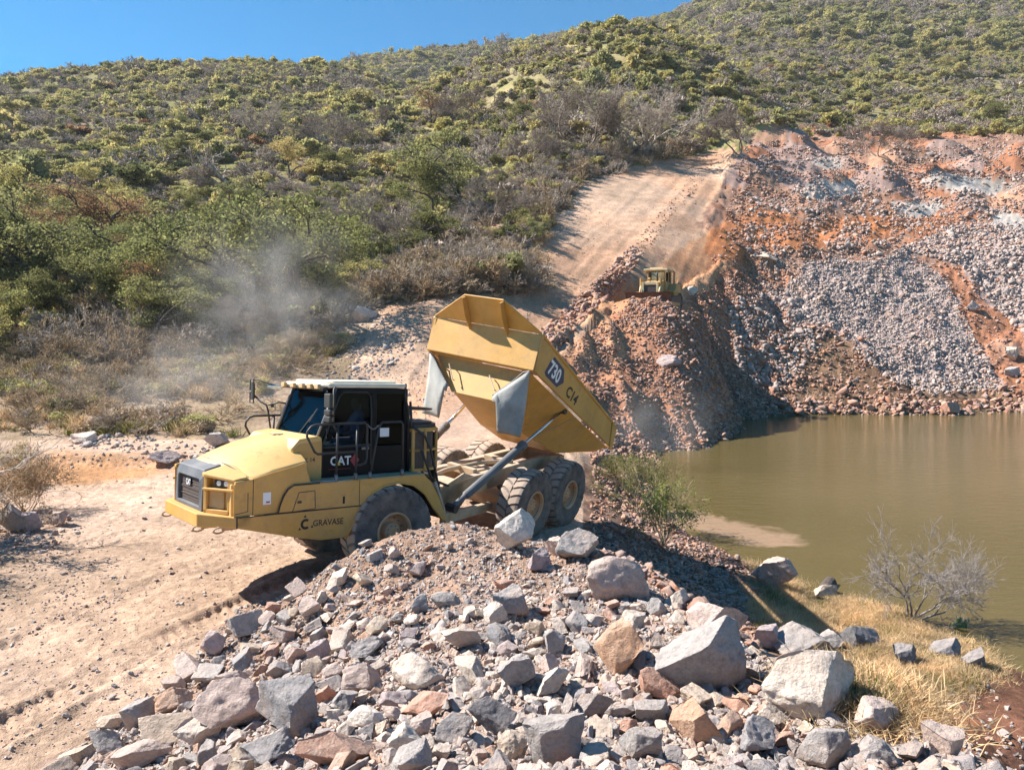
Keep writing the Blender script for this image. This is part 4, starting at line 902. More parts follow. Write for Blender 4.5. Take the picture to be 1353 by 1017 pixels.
def zone_cells(y0, y1):
    m = (Y2[:-1, :-1] >= y0) & (Y2[:-1, :-1] < y1) & inside(VEG_ALL, QX[:-1, :-1], QY[:-1, :-1]) & (QY[:-1, :-1] < VISMIN[:-1, :-1] + 30) & (QX[:-1, :-1] > -80) & (QX[:-1, :-1] < 1430)
    area = (X2[1:, :-1] - X2[:-1, :-1]) * (Y2[:-1, 1:] - Y2[:-1, :-1]) * m
    return area
def sample_world(y0, y1, n, seed, pref=None):
    r = np.random.default_rng(seed); A = zone_cells(y0, y1)
    if pref is not None: A = A * pref(X2[:-1, :-1], Y2[:-1, :-1])
    p = A.ravel() / A.sum(); k = r.choice(len(p), n, p=p); i, j = np.unravel_index(k, A.shape); a, b = r.random(n), r.random(n)
    P = np.stack([X2[i, j] + (X2[i + 1, j] - X2[i, j]) * a, Y2[i, j] + (Y2[i, j + 1] - Y2[i, j]) * b, Z2[i, j] + (Z2[i, j + 1] - Z2[i, j]) * b], 1)
    return P, r
# individually built trees of the nearer slope
P, r = sample_world(40, 105, 400, 5, lambda x, y: (1 / y) * (.25 + sstep(.35, .6, vn(x * .09, y * .09, 5))))
cnt = 0
for p in P:
    px, py = project(*p)
    if cnt >= 190: break
    if p[1] < 48 and r.random() < .75: continue
    if any(abs(px - a) < 16 and abs(py - b) < 14 for a, b, _ in tree_xy): continue
    u = r.random(); a_, b_ = place_label(px, py)
    if px < 500 and py > 320: u *= .42
    if u < .36: kind, k, nat = 'acacia', int(r.choice([0, 0, 1, 1, 4, 2, 3, 5])), 5.0; H = r.uniform(2.2, 4.6)
    elif u < .72: kind, k, nat = 'bare', int(r.integers(4)), 4.0; H = r.uniform(1.8, 3.6)
    else: kind, k, nat = 'shrub', int(r.integers(4)), 1.2; H = r.uniform(1.0, 2.2)
    mt = {'acacia': ACA, 'bare': BAR, 'shrub': SHR}[kind][k][2]; word = {'acacia': 'spreading tree', 'bare': 'tree', 'shrub': 'bush'}[kind]
    size = "small" if H < 2 else "mid sized" if H < 3.3 else "tall"
    put_tree(kind, k, p, (H / nat * r.uniform(.95, 1.3),) * 2 + (H / nat,), refer("%s %s %s" % (size, KN[mt], word), px, py, TREFS), "trees and bushes of the lower slope")
    tree_xy.append((px, py, 10)); cnt += 1
# everything farther and smaller: scrub as stuff
SCRB = []
for k, mt in enumerate(['leaf', 'leaf', 'leaf_yellow', 'leaf_dark', 'leaf']):
    t, c = shrub(120 + k, 1100, .12, 1.0, 1.0 + .15 * k, 18 + k); SCRB.append(join2("s", t, c, M['twig'], M[mt]))
for k in range(3):
    t, _ = bare(140 + k, 1.3, 4, .07, 1.3, 5, 2.1); SCRB.append(mesh_obj("s", t[0], t[1], M['twig'], link=False))
for k in range(2):
    t, c = acacia(160 + k, 1500, .19, 5.0, 3.2); V = c[0] * .34; T = t[0] * .34; SCRB.append(join2("s", (T, t[1]), (V, c[1]), M['bark'], M[['leaf', 'leaf_dark'][k]]))
t, c = shrub(170, 700, .13, 1.0, .9); SCRB.append(join2("s", t, c, M['twig'], M['leaf_rust']))
t, c = shrub(171, 800, .10, 1.0, .8); SCRB.append(join2("s", t, c, M['twig'], M['twig']))
def scrubset(y0, y1, n, seed, smin, smax_, pref, w):
    P, r = sample_world(y0, y1, n, seed, pref); s = r.uniform(smin, smax_, n) * r.uniform(.65, 1.25, n) * np.where(r.random(n) < .07, 1.7, 1)
    nz = vn(P[:, 0] * .03, P[:, 1] * .03, 91); kk = np.zeros(n, int); w = np.array(w, float)
    qx, qy = project(P[:, 0], P[:, 1], P[:, 2]); sp_ = inside([(540,190),(560,110),(700,60),(800,20),(900,30),(1000,140),(1080,190),(800,200)], qx, qy) | inside([(1020,110),(1200,30),(1420,20),(1420,180),(1100,185)], qx, qy)
    for i in range(n):
        ww = w.copy()
        if sp_[i]: ww[2] *= 1.8; ww[[0, 1, 4]] *= 1.3; ww[3] *= .5; ww[[5, 6, 7, 11]] *= .8
        ww[[0, 1, 2, 4]] *= .4 + 1.6 * nz[i]; ww[[5, 6, 7, 11]] *= 1.9 - 1.6 * nz[i]; kk[i] = r.choice(len(w), p=ww / ww.sum())
    sc3 = np.stack([s * r.uniform(.9, 1.3, n), s * r.uniform(.9, 1.3, n), s * r.uniform(.75, 1.15, n)], 1)
    P[:, 2] -= .1 * s
    return P, np.c_[np.zeros((n, 2)), r.uniform(0, 6.28, n)], sc3, kk
W = [4.5, 4.5, 2.6, 1.6, 4, 6, 6, 6, 3.4, 2.4, .9, 5]
sets = [scrubset(45, 110, 1500, 301, .5, 1.3, lambda x, y: .3 + vn(x * .1, y * .1, 3), W), scrubset(110, 340, 11500, 302, .7, 1.9, lambda x, y: .75 + sstep(.3, .7, vn(x * .05, y * .05, 4)), W), scrubset(340, 800, 10500, 303, 1.2, 3.0, None, [4, 4, 2, 3, 4, 3, 3, 3, 2, 2, .6, 3])]
cat = [np.concatenate(a) for a in zip(*sets)]
scatter("hillside_scrub", cat[0], cat[1], cat[2], cat[3], SCRB, "mixed green and grey scrub covering the distant hillside")
# dry undergrowth: twiggy bushes and grass tufts behind the road
def tuft(seed, n=60, H=.45, w=.010, spread=.5, lean=.5):
    r = np.random.default_rng(seed); b = r.normal(size=(n, 3)) * np.array([.10, .10, 0]) * spread * 2; d = r.normal(size=(n, 3)) * lean; d[:, 2] = 1; d /= np.linalg.norm(d, axis=1)[:, None]
    h = H * r.uniform(.5, 1.1, (n, 1)); s = np.cross(d, r.normal(size=(n, 3))); s /= np.linalg.norm(s, axis=1)[:, None]; s *= w
    m = b + d * h * .6; tpp = b + d * h + np.c_[d[:, :2] * .25 * h, np.zeros(n)]
    V = np.stack([b - s, b + s, m + s * .7, m - s * .7, tpp], 1).reshape(-1, 3); i = np.arange(n)[:, None] * 5
    return V, [tuple(int(q) for q in f) for f in np.concatenate([i + np.array([[0, 1, 2, 3]])])] + [tuple(int(q) for q in f) for f in (i + np.array([[3, 2, 4]]))]
UG = []
for k in range(3): V, F = tuft(400 + k, 70, .5); UG.append(mesh_obj("g", V, F, M['straw'], link=False))
for k in range(2): V, F = tuft(410 + k, 60, .45); UG.append(mesh_obj("g", V, F, M['grass'], link=False))
for k in range(3):
    t, _ = bare(420 + k, .8, 4, .03, 1.4, 5, .9); UG.append(mesh_obj("g", t[0], t[1], M['twig_brown' if k else 'twig'], link=False))
t, c = shrub(430, 700, .035, .5, .5); UG.append(join2("g", t, c, M['twig_brown'], M['leaf'])); t, c = shrub(431, 600, .035, .5, .45); UG.append(join2("g", t, c, M['twig_brown'], M['twig_brown']))
P, r = sample_world(28.5, 75, 3900, 501, lambda x, y: (1.5 - y / 80) * (.06 + sstep(.42, .66, vn(x * .3, y * .3, 8))) * np.where((x > -14.5) & (y < 42) & (x < -4), .35, 1))
n = len(P); s = r.uniform(.6, 1.5, n)
scatter("dry_undergrowth", P, np.c_[np.zeros((n, 2)), r.uniform(0, 6.28, n)], np.repeat(s[:, None], 3, 1) * np.array([1.2, 1.2, 1]), r.choice(10, n, p=np.array([4, 4, 4, 3.2, 3.2, 1.5, 1.5, 1.5, 3.4, 1.7]) / 28), UG, "dry brown undergrowth and grass tufts behind the road")
# straw grass on the near bank
GP = [(988,815),(985,785),(1005,760),(1060,772),(1130,780),(1200,808),(1305,848),(1325,885),(1240,925),(1180,950),(1120,930),(1080,880),(1030,850)]
SG = []
for k in range(4): V, F = tuft(440 + k, 120, .19, .0042, 1.2, .9); SG.append(mesh_obj("g", V, F, M['straw'], link=False))
V, F = tuft(450, 80, .22, .005, .7, .5); SG.append(mesh_obj("g", V, F, M['grass'], link=False))
P, q, r = sample_px(GP, 2600, 510, lambda x, y: .15 + sstep(.35, .6, vn(x * .035, y * .05, 14))); n = len(P)
P2, q2, r2 = sample_px([(975,795),(980,740),(1005,735),(1015,775),(1000,800)], 60, 511); P = np.r_[P, P2]; n = len(P)
scatter("straw_grass", P, np.c_[np.zeros((n, 2)), r.uniform(0, 6.28, n)], r.uniform(.45, 1.0, (n, 1)) * np.ones((1, 3)), r.choice(5, n, p=[.24, .24, .23, .23, .06]), SG, "dry straw coloured grass on the bank above the pond")

# ------------------------------------------------------------------ the articulated dump truck
OF, FF, SF, UF = [np.array(a) for a in ([-3.0912, 14.0604, 0.0], [-0.7527, -0.6557, 0.0582], [0.6579, -0.7524, 0.0325], [0.0225, 0.0628, 0.9978])]
OR, FR, SR, UR = [np.array(a) for a in ([-2.2558, 14.9832, -0.0659], [-0.5264, -0.8496, 0.0334], [0.8406, -0.5259, -0.1301], [0.1281, -0.0404, 0.9909])]
class Fr:   # a frame of the machine: u ahead, v to its left side, w up
    def __init__(s, o, f, l, u, root): s.o, s.f, s.l, s.u, s.r = map(np.array, (o, f, l, u, root))
    def __call__(s, P):
        P = np.atleast_2d(np.asarray(P, float)); return s.o + P[:, :1] * s.f + P[:, 1:2] * s.l + P[:, 2:3] * s.u - s.r
class MB:
    def __init__(s, fr): s.fr = fr; s.V = []; s.F = []
    def add(s, V, F):
        b = len(s.V); s.V += [tuple(v) for v in V]; s.F += [tuple(i + b for i in f) for f in F]; return s
    def box(s, u0, u1, v0, v1, w0, w1):
        V = [(u, v, w_) for u in (u0, u1) for v in (v0, v1) for w_ in (w0, w1)]
        return s.add(V, [(0, 1, 3, 2), (4, 6, 7, 5), (0, 4, 5, 1), (2, 3, 7, 6), (0, 2, 6, 4), (1, 5, 7, 3)])
    def prism(s, pts, a, b, axis='v'):
        """polygon pts in the two other axes, extruded along axis from a to b (a, b scalars or per point lists)"""
        n = len(pts); A = a if hasattr(a, '__len__') else [a] * n; B = b if hasattr(b, '__len__') else [b] * n
        mk = {'v': lambda p, t: (p[0], t, p[1]), 'w': lambda p, t: (p[0], p[1], t), 'u': lambda p, t: (t, p[0], p[1])}[axis]
        V = [mk(p, A[i]) for i, p in enumerate(pts)] + [mk(p, B[i]) for i, p in enumerate(pts)]
        return s.add(V, [tuple(range(n))[::-1], tuple(range(n, 2 * n))] + [(i, (i + 1) % n, n + (i + 1) % n, n + i) for i in range(n)])
    def slab(s, quad, n, t):
        """any planar polygon (u,v,w) thickened by t along direction n"""
        q = np.array(quad, float); nn = np.array(n, float); nn /= np.linalg.norm(nn); k = len(q)
        V = [tuple(p) for p in q] + [tuple(p + nn * t) for p in q]
        return s.add(V, [tuple(range(k))[::-1], tuple(range(k, 2 * k))] + [(i, (i + 1) % k, k + (i + 1) % k, k + i) for i in range(k)])
    def tube(s, pts, r, sides=8, close=True):
        pts = [np.array(p, float) for p in pts]; n = len(pts); rings = []; R = r if hasattr(r, '__len__') else [r] * n
        d0 = pts[1] - pts[0]; d0 /= np.linalg.norm(d0); h = np.array([0, 0, 1.]) if abs(d0[2]) < .9 else np.array([1., 0, 0]); u = np.cross(d0, h); u /= np.linalg.norm(u)
        for i, p in enumerate(pts):
            d = (pts[min(i + 1, n - 1)] - pts[max(i - 1, 0)]); d /= np.linalg.norm(d); u = u - d * (u @ d); u /= np.linalg.norm(u); v = np.cross(d, u)
            rings.append([p + (u * math.cos(2 * math.pi * k / sides) + v * math.sin(2 * math.pi * k / sides)) * R[i] for k in range(sides)])
        F = [(i * sides + k, i * sides + (k + 1) % sides, (i + 1) * sides + (k + 1) % sides, (i + 1) * sides + k) for i in range(n - 1) for k in range(sides)]
        if close: F += [tuple(range(sides))[::-1], tuple(range((n - 1) * sides, n * sides))]
        return s.add([tuple(q) for rg in rings for q in rg], F)
    def build(s, name, mat, parent=None, bevel=0, smooth=False, solid=0, label=None):
        o = mesh_obj(name, s.fr(s.V), s.F, mat, parent, smooth)
        bm = bmesh.new(); bm.from_mesh(o.data); bmesh.ops.recalc_face_normals(bm, faces=bm.faces); bm.to_mesh(o.data); bm.free()
        if solid: m = o.modifiers.new("t", 'SOLIDIFY'); m.thickness = solid; m.offset = 0
        if bevel:
            m = o.modifiers.new("b", 'BEVEL'); m.width = bevel; m.segments = 2; m.limit_method = 'ANGLE'; m.angle_limit = math.radians(28); m.harden_normals = False
        if label: o["label"] = label
        return o
def rounded(pts, n=3): return pts
def text_mesh(fr, s, origin, right, up, size, ext=.004, bold=0.0, shear=0, squash=1.0):
    cu = bpy.data.curves.new("t", 'FONT'); cu.body = s; cu.size = 1; cu.extrude = 0; cu.offset = bold; cu.shear = shear; cu.resolution_u = 3
    o = bpy.data.objects.new("t", cu); COL.objects.link(o); bpy.context.view_layer.update()
    me = bpy.data.meshes.new_from_object(o.evaluated_get(bpy.context.evaluated_depsgraph_get())); bpy.data.objects.remove(o)
    V = np.array([v.co[:] for v in me.vertices]); F = [tuple(p.vertices) for p in me.polygons]
    r = np.array(right, float); r /= np.linalg.norm(r); u = np.array(up, float); u -= r * (u @ r); u /= np.linalg.norm(u)
    P = np.array(origin, float) + V[:, :1] * size * squash * r + V[:, 1:2] * size * u
    return MB(fr).add(P, F)

TR = np.array([OF[0], OF[1], 0.0])
truck = empty("dump_truck", TR, "yellow articulated dump truck tipping its body beside the front rock pile", "dump truck")
A = Fr(OF, FF, SF, UF, TR); B = Fr(OR, FR, SR, UR, TR)
Y_, YH, YD, BK, BM, DK = M['yellow'], M['yellow_hood'], M['yellow_dusty'], M['black'], M['blackm'], M['dark']
# --- lower skirts, fenders and deck
for sgn in (1, -1):
    v0, v1 = 1.30 * sgn, 1.24 * sgn
    MB(A).prism([(2.66,1.345),(2.69,1.19),(1.6,.90),(1.27,.83),(.80,.82),(.47,1.325)], v0, v1).build("lower_skirt", Y_, truck, .008)
    arch = [(.47,1.335),(.30,1.52),(.08,1.63),(-.25,1.67),(-.55,1.60),(-.80,1.42),(-1.02,1.12),(-1.22,.88)]
    top = [(-1.32,.86),(-1.12,1.33),(-.95,1.62),(-.78,1.775),(1.78,1.775),(1.88,1.70),(1.97,1.52),(2.02,1.36)]
    f = MB(A).prism(arch + top, v0, v1).build("fender", Y_, truck, .010)
    lip = MB(A); lip.tube([(a, v0, b) for a, b in [(.80,.82)] + arch], .022, 6); lip.build("arch_lip", Y_, f, smooth=True)
    # dark liner of the wheel arch
    ar = [(.80,.82)] + arch; ln = MB(A)
    for i in range(len(ar) - 1):
        (a, b), (c, d) = ar[i], ar[i + 1]; ln.slab([(a, .62 * sgn, b + .03), (a, 1.23 * sgn, b + .03), (c, 1.23 * sgn, d + .03), (c, .62 * sgn, d + .03)], (0, 0, 1), .02)
    ln.build("arch_liner", DK, f)
    # seams
    se = MB(A); vv = 1.303 * sgn
    for a, b in (((2.66,1.35),(2.02,1.35)), ((2.02,1.35),(.47,1.33))): se.tube([(a[0], vv, a[1]), (b[0], vv, b[1])], .008, 4)
    se.tube([(2.02,vv,1.355),(1.99,vv,1.47),(1.93,vv,1.62),(1.86,vv,1.72),(1.76,vv,1.782),(1.3,vv,1.785)], .012, 5)
    se.tube([(.56,vv,1.78),(.56,vv,1.34)], .005, 4)
    se.build("panel_seam", BM, f)
    h = MB(A); q = [(1.67,1.655),(1.39,1.665),(1.38,1.37),(1.78,1.35)]
    for i in range(4): a, b = q[i], q[(i + 1) % 4]; h.tube([(a[0], vv, a[1]), (b[0], vv, b[1])], .006, 4)
    h.tube([(1.69,vv,1.50),(1.63,vv + .004 * sgn,1.50)], .02, 6); h.build("service_hatch", M['grille'], f)
    MB(A).box(.84, .875, vv - .004, vv + .004, 1.40, 1.52).build("slot", DK, f)
    st = MB(A); st.tube([(1.28,v0,1.80),(1.0,v0 * 1.005,1.80)], .014, 6); st.build("grab_edge", M['chrome'], f)
MB(A).box(-.80, 1.80, -1.29, 1.29, 1.745, 1.79).build("deck", YD, truck, .008)
# --- hood: lofted sections
secs = [(2.74, 2.10, .62, 2.045, 1.06, 1.885, 1.20), (2.45, 2.245, .70, 2.145, 1.16, 1.955, 1.25), (2.1, 2.37, .76, 2.255, 1.22, 2.045, 1.26), (1.75, 2.47, .78, 2.335, 1.24, 2.115, 1.265), (1.52, 2.51, .80, 2.37, 1.24, 2.155, 1.265)]
def section(c, cv, shz, w2, z2, w3, low): return [(-w3, low), (-w3 + .01, z2 - .04), (-w2, z2), (-cv, shz), (-cv * .72, shz + (c - shz) * .68), (-cv * .35, c - .012), (0, c), (cv * .35, c - .012), (cv * .72, shz + (c - shz) * .68), (cv, shz), (w2, z2), (w3 - .01, z2 - .04), (w3, low)]
V, F = [], []
for (u, c, cv, shz, w2, z2, w3) in secs:
    ss = section(c, cv, shz, w2, z2, w3, 1.36 if u > 2.0 else 1.78); V += [(u, a, b) for a, b in ss]
k = 13
for i in range(len(secs) - 1):
    for j in range(k - 1): F.append((i * k + j, i * k + j + 1, (i + 1) * k + j + 1, (i + 1) * k + j))
F.append(tuple(range(k))); F.append(tuple(range((len(secs) - 1) * k, len(secs) * k))[::-1])
hood = MB(A).add(V, F).build("hood", YH, truck, .018, smooth=True); _m = hood.modifiers.new("e", "EDGE_SPLIT"); _m.split_angle = math.radians(20)
# side walls between hood and fenders
for sgn in (1, -1):
    MB(A).prism([(2.72,1.36),(2.02,1.36),(1.99,1.47),(1.93,1.62),(1.86,1.72),(1.76,1.79),(1.45,1.79),(1.56,2.13),(1.75,2.08),(2.1,2.01),(2.45,1.92),(2.72,1.86)], 1.255 * sgn, 1.272 * sgn).build("side_panel", Y_, truck, .006)
# raised rear of the hood in front of the cab
MB(A).prism([(1.56,1.78),(1.10,1.78),(1.10,2.50),(1.20,2.53),(1.52,2.49),(1.66,2.34)], -.96, .96).build("cowl", YH, truck, .03)
MB(A).prism([(1.545,1.79),(1.112,1.79),(1.112,2.44),(1.50,2.40),(1.64,2.30)], .96, .972).build("cowl_side", Y_, truck, .004)
g = MB(A); g.prism([(1.60,.12),(1.42,.12),(1.42,-.10),(1.60,-.10)], 2.502, 2.517, 'w'); g.build("hood_vent", M['frame'], hood)
sm = MB(A)
sm.tube([(2.42,1.275,1.36),(2.42,1.275,1.93)], .005, 4); sm.tube([(2.46,1.165,1.955),(2.62,.70,2.11),(2.66,0,2.145),(2.62,-.7,2.11)], .007, 4); sm.build("hood_seam", BM, hood)
# --- grille and its surround
srd = MB(A)
out_ = [(-.64,1.38),(-.64,1.93),(-.58,2.03),(.58,2.03),(.64,1.93),(.64,1.38)]; inn = [(-.50,1.44),(-.50,1.84),(-.47,1.87),(.47,1.87),(.50,1.84),(.50,1.44)]
def uu(z): return 2.99 - max(0, z - 1.85) * .30
V = [(uu(b), a, b) for a, b in out_] + [(uu(b), a, b) for a, b in inn] + [(uu(b) - (.26 if b > 1.9 else .22), a, b + (.075 if b > 1.9 else 0)) for a, b in out_] + [(uu(b) - .06, a, b) for a, b in inn]
F = [(i, (i + 1) % 6, 6 + (i + 1) % 6, 6 + i) for i in range(6)] + [(i, 12 + i, 12 + (i + 1) % 6, (i + 1) % 6) for i in range(6)] + [(6 + i, 6 + (i + 1) % 6, 18 + (i + 1) % 6, 18 + i) for i in range(6)]
srd.add(V, F); sur = srd.build("grille_surround", M['navy'], truck, .015)
gr = MB(A); gr.box(2.90, 2.93, -.5, .5, 1.44, 1.87)
for i in range(9): gr.box(2.93, 2.938, -.49, .49, 1.455 + i * .047, 1.462 + i * .047)
gr.build("grille", M['grille'], truck); b = MB(A); b.box(2.925, 2.945, -.5, .5, 1.665, 1.685); b.box(2.925, 2.945, -.5, .5, 1.55, 1.565); b.build("grille_bar", M['grille'], truck)
em = MB(A); em.prism([(-.16,1.72),(-.16,1.83),(.02,1.83),(.02,1.72)], 2.946, 2.956, 'u'); em.build("grille_badge", BM, truck)
text_mesh(A, "CAT", (2.960, -.19, 1.72), (0, 1, 0), (0, 0, 1), .135, bold=.02, squash=.8).build("badge_letters", M['white'], truck)
# --- headlamp pods
for sgn in (1, -1):
    P0, P1 = np.array([2.985, .70 * sgn]), np.array([2.70, 1.22 * sgn]); d = P1 - P0; L = np.linalg.norm(d); d /= L; nrm = np.array([d[1], -d[0]]) * sgn
    def pod(s0, s1, w0, w1, n0, n1, mb):
        q = [P0 + d * s0 + nrm * n0, P0 + d * s1 + nrm * n0, P0 + d * s1 + nrm * n1, P0 + d * s0 + nrm * n1]; return mb.prism([tuple(x) for x in q], w0, w1, 'w')
    m = MB(A)
    pod(0, L, 1.375, 1.44, .0, -.35, m); pod(0, L, 1.735, 1.775, .03, -.3, m); pod(0, .065, 1.375, 1.97, .0, -.30, m); pod(L - .13, L, 1.375, 1.93, .0, -.30, m); pod(.0, L, 1.375, 1.93, -.13, -.38, m)
    m.prism([(2.985,.63*sgn),(2.985,.72*sgn),(2.70,1.23*sgn),(2.5,1.24*sgn),(2.5,.63*sgn)], [1.94,1.94,1.885,1.92,2.07], [2.0,1.99,1.93,1.965,2.13], 'w')
    m.prism([(2.70,1.36),(2.70,1.90),(2.4,1.93),(2.4,1.36)], 1.20 * sgn, 1.268 * sgn)
    pd = m.build("headlight_pod", Y_, truck, .012)
    lp = MB(A); pod(.20, .52, 1.80, 1.91, -.02, -.14, lp); lp = lp.build("headlight", BM, truck)
    for k in (0, 1):
        c = P0 + d * (.29 + .14 * k) - nrm * .02; l = MB(A); l.tube([(c[0], c[1], 1.855), (c[0] + nrm[0] * .012, c[1] + nrm[1] * .012, 1.855)], .042, 12); l.build("lens", M['lens'], lp)
    fl = MB(A); pod(.07, .36, 1.45, 1.72, -.05, -.14, fl); fl.build("lower_lamp_box", M['yellow_dusty'], truck, .008)
    se = MB(A); se.tube([(2.5,1.272*sgn,1.72),(2.5,1.272*sgn,1.43),(2.70,1.272*sgn,1.40)], .006, 4); se.build("pod_seam", BM, pd)
# --- bumper with tow eyes
bp = MB(A); plan = [(3.11,-.78),(3.11,.78),(2.69,1.30),(2.45,1.30),(2.45,-1.30),(2.69,-1.30)]
bp.prism(plan, [1.17,1.17,1.19,1.19,1.19,1.19], [1.385,1.385,1.36,1.355,1.355,1.36], 'w'); bump = bp.build("bumper", Y_, truck, .016)
te = MB(A); te.tube([(2.68,1.305,1.37),(2.68,1.305,1.19)], .012, 4); te.build("bumper_seam", BM, bump)
for (u, v) in ((3.06,-.80),(3.06,.72),(2.86,1.05)):
    t = MB(A); c = (u, v, 1.135); t.tube([(u + .085 * math.cos(a), v + .03 * math.sin(a), 1.14 + .05 * math.sin(a)) for a in np.linspace(0, 6.28, 15)], .016, 6); t.box(u - .28, u - .05, v - .03, v + .03, 1.13, 1.18); t.build("tow_eye", M['frame'], bump, smooth=False)
# --- decals
MB(A).box(2.13, 2.26, 1.2735, 1.2765, 1.51, 1.70).build("white_notice", M['white'], truck); MB(A).box(2.15, 2.21, 1.277, 1.279, 1.535, 1.56).build("notice_print", M['reddec'], truck)
text_mesh(A, "GRAVASE", (1.42, 1.303, 1.08), (-1, 0, -.035), (0, 0, 1), .142, bold=.014, squash=.93).build("company_lettering", M['ink'], truck)
lg = MB(A); c0 = (1.545, 1.303, 1.13)
arc = [math.radians(a) for a in np.linspace(50, 310, 22)]
V = []; F = []
for a in arc: V += [(c0[0] - .088 * math.cos(a), c0[1], c0[2] + .088 * math.sin(a)), (c0[0] - .045 * math.cos(a), c0[1], c0[2] + .045 * math.sin(a))]
for i in range(21): F.append((2 * i, 2 * i + 1, 2 * i + 3, 2 * i + 2))
lg.add(V, F)
for a in (95, 215, 335):
    a = math.radians(a); x, z = c0[0] - .125 * math.cos(a), c0[2] + .125 * math.sin(a); lg.add([(x, c0[1], z + .028), (x - .026, c0[1], z - .016), (x + .026, c0[1], z - .016)], [(0, 1, 2)])
lg.build("company_emblem", M['ink'], truck)
text_mesh(A, "CK 14", (1.50, .976, 2.10), (-1, 0, 0), (0, 0, 1), .10, bold=.012).build("unit_number", M['ink'], truck)
# --- cab
def up(z): return 1.13 - max(0, z - 2.46) * .40          # windscreen line
cab = MB(A)
for sgn in (1, -1):
    v0, v1 = .86 * sgn, .82 * sgn
    cab.prism([(1.13,1.79),(-.68,1.79),(-.68,2.30),(1.13,2.30)], v0, v1)                 # lower side
    cab.prism([(1.15,2.30),(1.15,2.46),(up(3.33),3.33),(up(3.33) - .09,3.33),(1.04,2.46),(1.04,2.30)], v0, v1)   # A pillar
    cab.prism([(.08,2.30),(.08,3.33),(-.02,3.33),(-.02,2.30)], v0, v1); cab.prism([(-.60,2.30),(-.60,3.33),(-.68,3.33),(-.68,2.30)], v0, v1)
    cab.prism([(up(3.33),3.24),(up(3.33),3.335),(-.68,3.335),(-.68,3.24)], v0, v1)
cab.box(-.68, -.64, -.82, .82, 1.79, 2.30); cab.box(-.68, -.64, -.82, .82, 3.2, 3.335); cab.box(1.08, 1.13, -.82, .82, 1.79, 2.46); cab.box(-.68, 1.1, -.82, .82, 1.792, 1.84)
cabo = cab.build("cab", BK, truck, .012)
for sgn in (1, -1):
    MB(A).prism([(1.07,2.32),(1.04,2.46),(.715,3.24),(.10,3.24),(.10,2.32)], .838 * sgn, .845 * sgn).build("side_window", M['glass_mid'], cabo, label=None)
    MB(A).prism([(-.03,2.32),(-.03,3.24),(-.59,3.24),(-.59,2.32)], .838 * sgn, .845 * sgn).build("rear_side_window", M['glass_dark'], cabo)
    # door outline, window frame and handle
    dr = MB(A); path = [(1.05,1.86),(1.05,2.36),(.74,3.20),(.66,3.27),(.20,3.27),(.12,3.20),(.10,2.9),(.10,1.98),(.04,1.86)]
    dr.tube([(a, .868 * sgn, b) for a, b in path], .014, 5); dr.tube([(.10,.866*sgn,2.32),(1.02,.866*sgn,2.32)], .03, 5)
    door = dr.build("door_frame", BM, cabo, smooth=True); MB(A).box(.15, .30, .875 * sgn, .90 * sgn, 2.25, 2.29).build("handle", M['steel'], door)
ws = MB(A); ws.slab([(1.115,-.80,2.47),(1.115,.80,2.47),(.80,.80,3.26),(.80,-.80,3.26)], (1,0,.4), .008); ws.build("windscreen", M['glass'], cabo)
sf = MB(A); [sf.tube([(1.15,.83*s,2.44),(.79,.83*s,3.33)], .028, 6) for s in (-1, 1)]; sf.tube([(1.15,-.83,2.45),(1.15,.83,2.45)], .02, 6); sf.build("windscreen_frame", M['white'] if False else M['steel'], cabo, smooth=True)
wp = MB(A); wp.tube([(1.13,.1,2.49),(.98,.35,2.85)], .01, 5); wp.tube([(1.02,.30,2.72),(.93,.42,2.96)], .012, 5); wp.build("wiper", BM, cabo)
rw = MB(A); rw.box(-.665, -.655, -.80, .80, 2.31, 3.2); rw.build("rear_window", M['glass_dark'], cabo)
rf = MB(A); rp = [(1.02,-.70),(1.02,.70),(.93,.87),(-.62,.88),(-.70,.80),(-.70,-.80),(-.62,-.88),(.93,-.87)]
rf.prism(rp, [3.345]*8, [3.41,3.41,3.425,3.425,3.42,3.42,3.425,3.425], 'w'); rf.prism([(.86,-.62),(.86,.62),(.78,.72),(-.50,.72),(-.56,.62),(-.56,-.62),(-.50,-.72),(.78,-.72)], 3.415, 3.465, 'w'); roof = rf.build("cab_roof", M['cream'], truck, .03)
vis = MB(A); vis.prism([(.86,3.335),(1.03,3.30),(1.05,3.345),(.9,3.37)], -.82, .82); vis.build("visor", BM, roof, .008)
for v in (-.68, -.3, .06, .38, .66):
    l = MB(A); l.prism([(1.035,v-.09),(1.09,v-.07),(1.09,v+.07),(1.035,v+.09)], 3.32, 3.405, 'w'); l.build("roof_light", M['yellow_dusty'], roof, .012)
a = MB(A); a.tube([(-.45,-.5,3.46),(-.45,-.5,3.50)], .04, 10); a.build("beacon_base", BM, roof)
a = MB(A); a.tube([(-.62,.86,3.43),(-.62,.86,3.20),(-.70,.86,2.9),(-.70,.87,1.8)], .022, 6); a.build("rear_corner_tube", BM, cabo, smooth=True)
